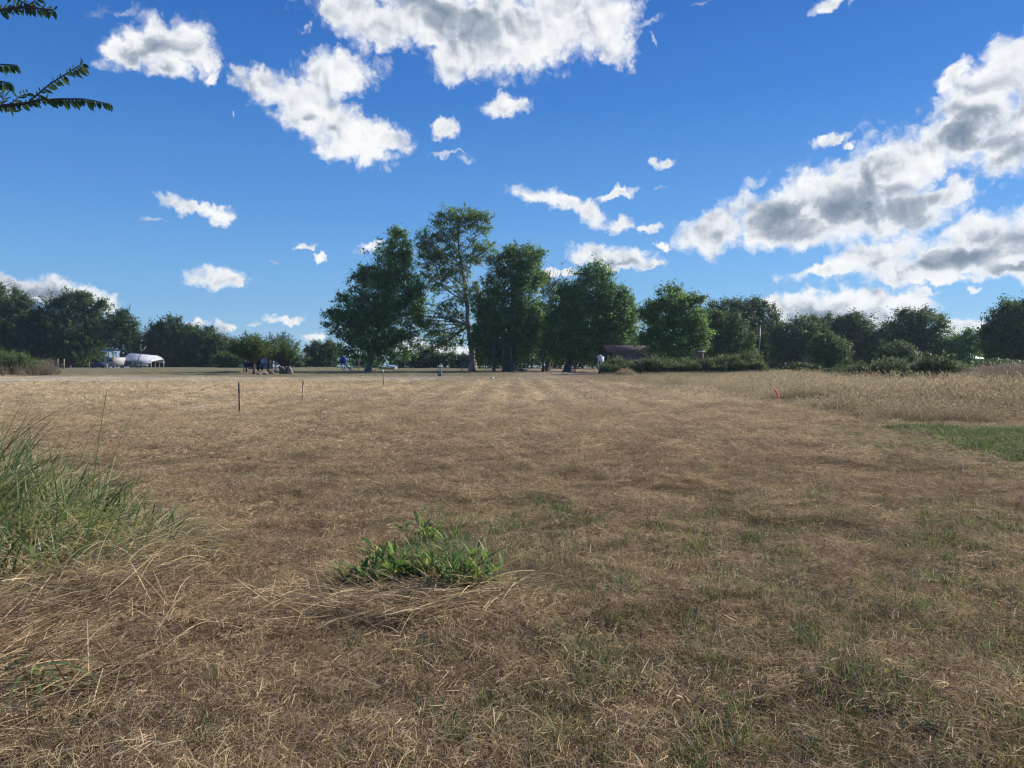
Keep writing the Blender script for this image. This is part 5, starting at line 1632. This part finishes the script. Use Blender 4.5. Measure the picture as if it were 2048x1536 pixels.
def slide():
    d = 105
    f = gp(689, d)
    o = thing('play_slide', f, 'blue plastic play slide standing left of the cone-shaped tree', 'slide')
    P = lambda px, py, dd=0.0: pt(px, py, d + dd)
    mb = MB()
    for dd in (0.0, 0.7):
        mb.tube([P(681, 724, dd), P(684, 731, dd), P(686, 739.5, dd)], 0.06, 6)
        mb.tube([P(688, 724, dd), P(689, 731, dd), P(690, 739.5, dd)], 0.05, 6)
    part('ladder', mb, M_BLUE, o)
    mb = MB(); mb.box((P(684.5, 720.5) + np.array((0, 0.35, 0))), (0.62, 0.8, 0.85), taper=0.8); mb.box((P(684, 715) + np.array((0.05, 0.35, 0.0))), (0.3, 0.6, 0.25), taper=0.5); part('hood', mb, M_BLUE, o)
    mb = MB()
    a, b = P(688, 727), P(701, 739)
    v = []
    for t in np.linspace(0, 1, 7):
        c = a + (b - a) * t + np.array((0, 0, -0.12 * math.sin(math.pi * t)))
        v += [c + np.array((0, -0.02, 0.12)), c + np.array((0, 0, 0)), c + np.array((0, 0.55, 0)), c + np.array((0, 0.57, 0.12)), c + np.array((0, 0.6, -0.05)), c + np.array((0, -0.05, -0.05))]
    fc = []
    for s in range(6):
        for q in range(6): fc.append((s * 6 + q, s * 6 + (q + 1) % 6, s * 6 + 6 + (q + 1) % 6, s * 6 + 6 + q))
    mb.add(v, fc); part('chute', mb, M_STEEL, o)


slide()


def tarp_pool():
    d = 122
    o = thing('pool_cover', gp(778, d), 'pale blue sheet stretched low over a pool behind the cone-shaped tree', 'cover')
    mb = MB()
    z = lambda r: pt(770, r, d)[2]
    xs = [pt(p, 730, d)[0] for p in (755, 764, 775, 791)]
    g = hz(xs[0], d)
    v = [(xs[0], d, z(734)), (xs[1], d + 0.2, z(729.2)), (xs[2], d, z(731.5)), (xs[3], d, z(733.5)), (xs[0], d + 3, z(733)), (xs[1], d + 2.5, z(728.8)), (xs[2], d + 3, z(730.5)), (xs[3], d + 3, z(732.5))]
    v += [(x, y, zz - 0.05) for x, y, zz in v]
    fc = [(i, i + 1, i + 5, i + 4) for i in range(3)] + [(8 + i + 4, 8 + i + 5, 8 + i + 1, 8 + i) for i in range(3)] + [(i, 8 + i, 9 + i, i + 1) for i in range(3)] + [(4 + i, 5 + i, 13 + i, 12 + i) for i in range(3)]
    mb.add(v, fc); part('sheet', mb, M_PALEBLUE, o)
    mb = MB(); mb.box(((xs[0] + xs[3]) / 2, d + 1.5, (g + z(734)) / 2), (xs[3] - xs[0] - 0.3, 2.6, max(0.1, z(734) - g - 0.06))); part('pool_wall', mb, M_GREYPAINT, o)


tarp_pool()


def misc():
    d = 118
    g = gp(717.5, d); p = pt(717.5, 676, d)
    o = thing('metal_pole', g, 'tall pale metal pole left of the leaning grey trunk', 'pole')
    mb = MB(); mb.tube([g - np.array((0, 0, .2)), (g + p) / 2, p], [0.07, 0.06, 0.05], 8); part('shaft', mb, M_STEEL, o)
    mb = MB(); mb.box(pt(717, 717, d - 0.1), (0.32, 0.14, 0.5)); part('meter_box', mb, M_WHITE, o)
    # fan-backed bench
    d = 110
    o = thing('garden_bench', gp(930, d), 'curved slatted pale bench leaning by the foot of the slanting trunk', 'bench')
    for k in range(6):
        mb = MB(); t = (k - 2.5) / 2.5
        a, b = pt(930 + t * 5, 737, d), pt(930 + t * 8, 723.5 + 3.0 * t * t, d + 0.1)
        mb.tube([a, b], 0.05, 6); part('slat', mb, M_DEADWOOD, o)
    mb = MB(); t = np.linspace(-1, 1, 9); mb.tube([pt(930 + q * 8.5, 724 + 3.4 * q * q, d + 0.05) for q in t], 0.045, 6); part('top_rail', mb, M_DEADWOOD, o)
    mb = MB(); bx(mb, 922, 938, 732.5, 734, d - 0.6, 0.6); part('seat', mb, M_DEADWOOD, o)
    for px in (923, 937):
        mb = MB(); g = gp(px, d - 0.5); mb.tube([g - np.array((0, 0, .03)), (pt(px, 733, d - 0.5))], 0.05, 6); part('leg', mb, M_DEADWOOD, o)
    # split dead stump
    d = 73
    g = gp(880, d)
    mb = MB()
    mb.tube([g - np.array((0, 0, .1)), pt(877, 748, d), pt(876, 738, d)], [0.22, 0.10, 0.04], 7)
    mb.tube([g - np.array((0, 0, .1)), pt(882, 746, d), pt(880.5, 736, d), pt(878, 737.5, d)], [0.2, 0.09, 0.06, 0.03], 7)
    mb.tube([g - np.array((0, 0, .1)), pt(885, 752, d), pt(887, 755, d)], [0.18, 0.08, 0.05], 6)
    mb.tube([g - np.array((0, 0, .1)), pt(874, 754, d), pt(871, 757, d)], [0.18, 0.07, 0.04], 6)
    solo('tree_stump', mb, M_PALEBARK, g, 'bleached split tree stump with two prongs in front of the grove', 'stump', smooth=True)
    # pale blue chair
    d = 104
    g = gp(1145, d)
    o = thing('lawn_chair', g, 'pale blue plastic lawn chair under the grove near the forked trunk', 'chair')
    c = g + np.array((0, 0, 0))
    mb = MB(); mb.box(c + np.array((0, 0, .40)), (0.5, 0.5, 0.05)); part('seat', mb, M_PALEBLUE, o)
    mb = MB(); mb.box(c + np.array((-0.22, 0, .68)), (0.05, 0.48, 0.55), ry=-0.2); part('backrest', mb, M_PALEBLUE, o)
    for sx in (-.2, .2):
        for sy in (-.2, .2):
            mb = MB(); mb.box(c + np.array((sx, sy, .19)), (0.05, 0.05, .38)); part('leg', mb, M_PALEBLUE, o)
    for sy in (-.25, .25):
        mb = MB(); mb.box(c + np.array((0.0, sy, .60)), (0.42, 0.05, .04)); part('armrest', mb, M_PALEBLUE, o)
    # white cup
    d = 62
    g = gp(985, d)
    mb = MB(); mb.tube([g, g + np.array((0, 0, .02)), g + np.array((0, 0, .22)), g + np.array((0.0, 0, .24))], [0.06, 0.10, 0.13, 0.06], 9)
    solo('plastic_cup', mb, M_WHITE, g, 'tiny white plastic tub lying alone on the field before the grove', 'tub')
    # ivy arch of twin pale trunks
    d = 116
    g = gp(1095, d)
    o = thing('twin_trunk', g, 'pair of pale slim trunks wrapped in yellowing ivy behind the grove', 'tree trunk')
    mb = MB()
    for (x0, x1) in ((1091, 1090), (1100, 1098)):
        q = gp(x0, d); mb.tube([q - np.array((0, 0, .2)), pt(x0 + (0.5 if x0 < 1095 else -0.5), 728, d), pt(x1 + (2 if x0 < 1095 else -2), 712, d)], [0.14, 0.11, 0.09], 7)
    part('trunk', mb, M_PALEBARK, o)
    mb = MB(); rng = np.random.default_rng(4)
    L = np.array([pt(1095 + rng.normal(0, 2.2), rng.uniform(714, 738), d - 0.3 + rng.normal(0, 0.2)) for _ in range(420)])
    cards(mb, L, rng.uniform(0.14, 0.26, 420), rng.uniform(0.6, 1.0, 420), 0.3, rng=rng)
    part('ivy', mb, M_SHRUB, o)
    # fallen dark log
    d = 108
    mb = MB(); mb.tube([pt(1026, 738.5, d), pt(1040, 739.5, d), pt(1055, 741, d)], [0.12, 0.2, 0.14], 8)
    solo('fallen_log', mb, M_BARK, gp(1040, d), 'dark fallen log lying left of the ivy-wrapped trunks', 'log')
    for k, (px, r, lab) in enumerate(((987, 0.22, 'slim pale trunk left of centre beneath the bushy tree'), (1006, 0.16, 'thinnest dead trunk beneath the bushy tree'), (1022, 0.3, 'thick reddish trunk beneath the bushy tree'), (1085, 0.18, 'thin dark post at the left of the ivy-wrapped trunks'))):
        g = gp(px, 106)
        mb = MB(); mb.tube([g - np.array((0, 0, .2)), pt(px + 1, 735, 106), pt(px, 718, 106), pt(px + 1, 690, 106)], [r * 1.4, r, r * 0.85, r * 0.6], 8)
        solo('bare_snag', mb, M_BARK, g, lab, 'dead tree', smooth=True)
    # shelter on the right
    d = 124
    o = thing('shelter', gp(1950, d), 'open shelter with a white metal roof between two right-hand trees', 'shelter')
    x0, x1 = pt(1931, 717, d)[0], pt(1972, 717, d)[0]; zt, ze = pt(1950, 708.5, d)[2], pt(1950, 717.5, d)[2]
    mb = MB()
    v = [(x0, d, ze), (x1, d, ze), (x1 - 0.2, d + 3, zt), (x0 + 0.4, d + 3, zt)]; v += [(x, y, z - .1) for x, y, z in v]
    mb.add(v, [(0, 1, 2, 3), (7, 6, 5, 4), (0, 4, 5, 1), (1, 5, 6, 2), (2, 6, 7, 3), (3, 7, 4, 0)]); part('roof', mb, M_WHITE, o)
    for px in (1932, 1944, 1958, 1970):
        mb = MB(); x = pt(px, 720, d)[0]; mb.box((x, d + .2, (hz(x, d) + ze) / 2 - 0.05), (.12, .12, ze - hz(x, d))); part('post', mb, M_WOOD, o)
    mb = MB(); bx(mb, 1931, 1972, 722.5, 724.5, d + 0.1, .08); part('rail', mb, M_WOOD, o)
    # white tank and pens at the far right
    d = 88
    g = gp(1993, d)
    mb = MB(); t = pt(1993, 731, d)[2]
    mb.tube([g, g + np.array((0, 0, .1)), (g[0], g[1], t - .15), (g[0], g[1], t)], [.2, .26, .24, .08], 10)
    solo('water_tank', mb, M_WHITE, g, 'small white upright tank at the left foot of the right-edge tree', 'tank', smooth=True)
    o = thing('pen_fence', gp(2018, d), 'low pale pen fence below the right-edge tree', 'fence')
    for px in (2000, 2012, 2024, 2036, 2048):
        mb = MB(); q = gp(px, d); mb.box((q[0], d, q[2] + .45), (.08, .08, 1.1)); part('post', mb, M_DEADWOOD, o)
    for r in (736.5, 740):
        mb = MB(); bx(mb, 1998, 2052, r, r + 1.3, d - 0.08, .04); part('rail', mb, M_WHITE, o)


misc()


# ------------------------------------------------------------------ the elm whose twigs hang in at the upper left
def elm():
    rng = np.random.default_rng(200)
    foot = np.array((-5.6, 4.2, hz(-5.6, 4.2)))
    o = thing('elm_tree', foot, 'near tree outside the left edge whose leafy twigs hang into the sky', 'tree')
    tb, cb = MB(), MB()
    top = foot + np.array((0.1, 0.0, 5.2))
    tb.tube([foot - np.array((0, 0, .2)), foot + np.array((.05, 0, .6)), foot + np.array((.0, .05, 2.2)), top], [0.24, 0.17, 0.14, 0.07], 10)
    D = 3.9

    def leaf(p, ang, L, tone, face):
        # one ovate leaf, hanging out from the twig in direction ang (in the x-z plane mostly)
        a = np.array((math.cos(ang), face * 0.5, math.sin(ang))); a /= np.linalg.norm(a)
        n = np.array((rng.normal(0, .35), -1.0, 0.35 + rng.normal(0, .35)))
        b = np.cross(n, a); b /= np.linalg.norm(b)
        w = L * 0.165
        nn = np.cross(a, b) * L * 0.06
        v = [p, p + a * L * .25 + b * w * .85, p + a * L * .55 + b * w, p + a * L * .85 + b * w * .45, p + a * L, p + a * L * .85 - b * w * .45, p + a * L * .55 - b * w, p + a * L * .25 - b * w * .85, p + a * L * .5 + nn]
        cb.add(v, [(0, 1, 2, 8), (8, 2, 3, 4), (4, 5, 6, 8), (8, 6, 7, 0)], tone)

    def twig(pts, r, n, L, upf=1.0, rows='both', d0=D, dense=0.0):
        P = np.array([pt(x, y, d0 + dd) for (x, y, dd) in pts])
        q = np.linspace(0, 1, 12); t = np.linspace(0, 1, len(P))
        path = np.stack([np.interp(q, t, P[:, k]) for k in range(3)], 1)
        tb.tube(path, np.linspace(r, r * 0.3, 12), 6)
        tt = np.linspace(dense, 1.0, n)
        for k, s in enumerate(tt):
            p = np.array([np.interp(s, q, path[:, c]) for c in range(3)])
            s2 = min(1, s + .03); p2 = np.array([np.interp(s2, q, path[:, c]) for c in range(3)]); p1 = np.array([np.interp(max(0, s - .03), q, path[:, c]) for c in range(3)])
            dr = math.atan2(p2[2] - p1[2], p2[0] - p1[0])
            if rows in ('both', 'down'): leaf(p, dr - rng.uniform(0.9, 1.35), L * rng.uniform(.75, 1.15), rng.uniform(0, .8), rng.normal(0, .5))
            if rows == 'both': leaf(p, dr + rng.uniform(0.5, 1.2), L * rng.uniform(.45, .8) * upf, rng.uniform(0, .8), rng.normal(0, 1.2))
        return path

    twig([(-260, 300, .2), (-90, 225, .1), (0, 213, 0), (50, 207, 0), (95, 196, 0)], 0.014, 26, 0.045, 0.9, dense=0.35)
    twig([(60, 202, 0), (100, 168, 0), (140, 143, -.02), (165, 127, -.04)], 0.005, 17, 0.055, 0.7, dense=0.12)
    twig([(85, 199, 0), (120, 198, 0.02), (170, 199, .03), (222, 208, .05)], 0.004, 24, 0.052, 0.5, 'down', dense=0.1)
    twig([(85, 199, 0), (120, 197, 0.02), (170, 197, .03), (218, 207, .05)], 0.003, 22, 0.035, 0.5, 'down', dense=0.1)
    twig([(20, 210, 0), (40, 192, .05), (55, 186, .08)], 0.003, 6, 0.045)
    twig([(-5, 213, 0), (10, 196, .05), (6, 188, .08)], 0.003, 6, 0.045)
    twig([(10, 212, 0), (22, 222, .05), (30, 224, .08)], 0.003, 5, 0.045)
    twig([(-160, 160, .1), (-40, 128, 0), (10, 129, 0), (34, 130, 0)], 0.006, 18, 0.055, 0.5, 'down', dense=0.4)
    twig([(-160, 190, .1), (-40, 160, 0), (0, 162, 0), (22, 166, 0)], 0.006, 14, 0.055, 0.5, 'down', dense=0.4)
    twig([(-200, 90, .1), (-60, 30, 0), (0, 20, 0), (50, 14, 0), (108, 20, 0)], 0.011, 22, 0.05, 1.0, dense=0.35)
    twig([(10, -20, .05), (40, 2, 0), (62, 12, 0), (100, 22, 0)], 0.006, 14, 0.05, 0.9)
    twig([(55, 12, .05), (66, 4, 0), (76, -4, 0)], 0.004, 6, 0.045)
    # main limbs out of frame
    for tip in (pt(-260, 300, D + .2), pt(-160, 160, D + .1), pt(-160, 190, D + .1), pt(-200, 90, D + .1), pt(10, -20, D + .05)):
        s0 = foot + (top - foot) * min(0.9, max(0.4, (tip[2] - foot[2] - 0.4) / 5.2))
        m = (s0 + tip) / 2 + np.array((0, 0, 0.15))
        q = np.linspace(0, 1, 6)[:, None]
        tb.tube((1 - q) ** 2 * s0 + 2 * q * (1 - q) * m + q * q * tip, np.linspace(0.05, 0.014, 6), 7)
    part('trunk', tb, M_BARK, o, smooth=True)
    part('twig_leaves', cb, M_ELM, o)
    # the rest of the crown, above and left of the frame
    kb = MB()
    n = 160
    c = foot + np.array((-0.6, -0.3, 5.2)) + rng.normal(0, 1, (n, 3)) * np.array((1.0, 1.0, 0.9))
    c = c[(c[:, 0] + 5.0) < 0.35 * np.abs(c[:, 2] - 3)]
    Lc = np.repeat(c, 40, 0) + rng.normal(0, 0.22, (len(c) * 40, 3))
    u = Lc[:, 0] / np.maximum(Lc[:, 1], 0.3) * F + 1024
    Lc = Lc[(u < -60) | (Lc[:, 1] < 0.5)]
    cards(kb, Lc, rng.uniform(0.04, 0.07, len(Lc)), rng.uniform(0, .8, len(Lc)), 0.5, rng=rng)
    part('crown', kb, M_ELM, o)


M_ELM = leaf_mat('elm_leaf', [(0.0, (0.035, 0.07, 0.035)), (0.5, (0.065, 0.12, 0.05)), (1.0, (0.12, 0.18, 0.06))], 0.4, 0.5, 0.3)
elm()


# ------------------------------------------------------------------ the air
def haze():
    mb = MB(); mb.box((0, 0, 12), (1500, 1500, 40))
    m, N = new_mat('haze')
    v = N.n('ShaderNodeVolumePrincipled', {'Color': (0.66, 0.83, 1.0, 1), 'Density': 0.00018, 'Anisotropy': 0.3})
    N.n('ShaderNodeOutputMaterial', {'Volume': v.outputs[0]})
    o = bpy.data.objects.new('haze', mb.mesh('haze', (0, 0, 0), m))
    COL.objects.link(o)
    tag(o, 'thin pale blue haze lying over the whole field', 'haze', kind='stuff')


haze()
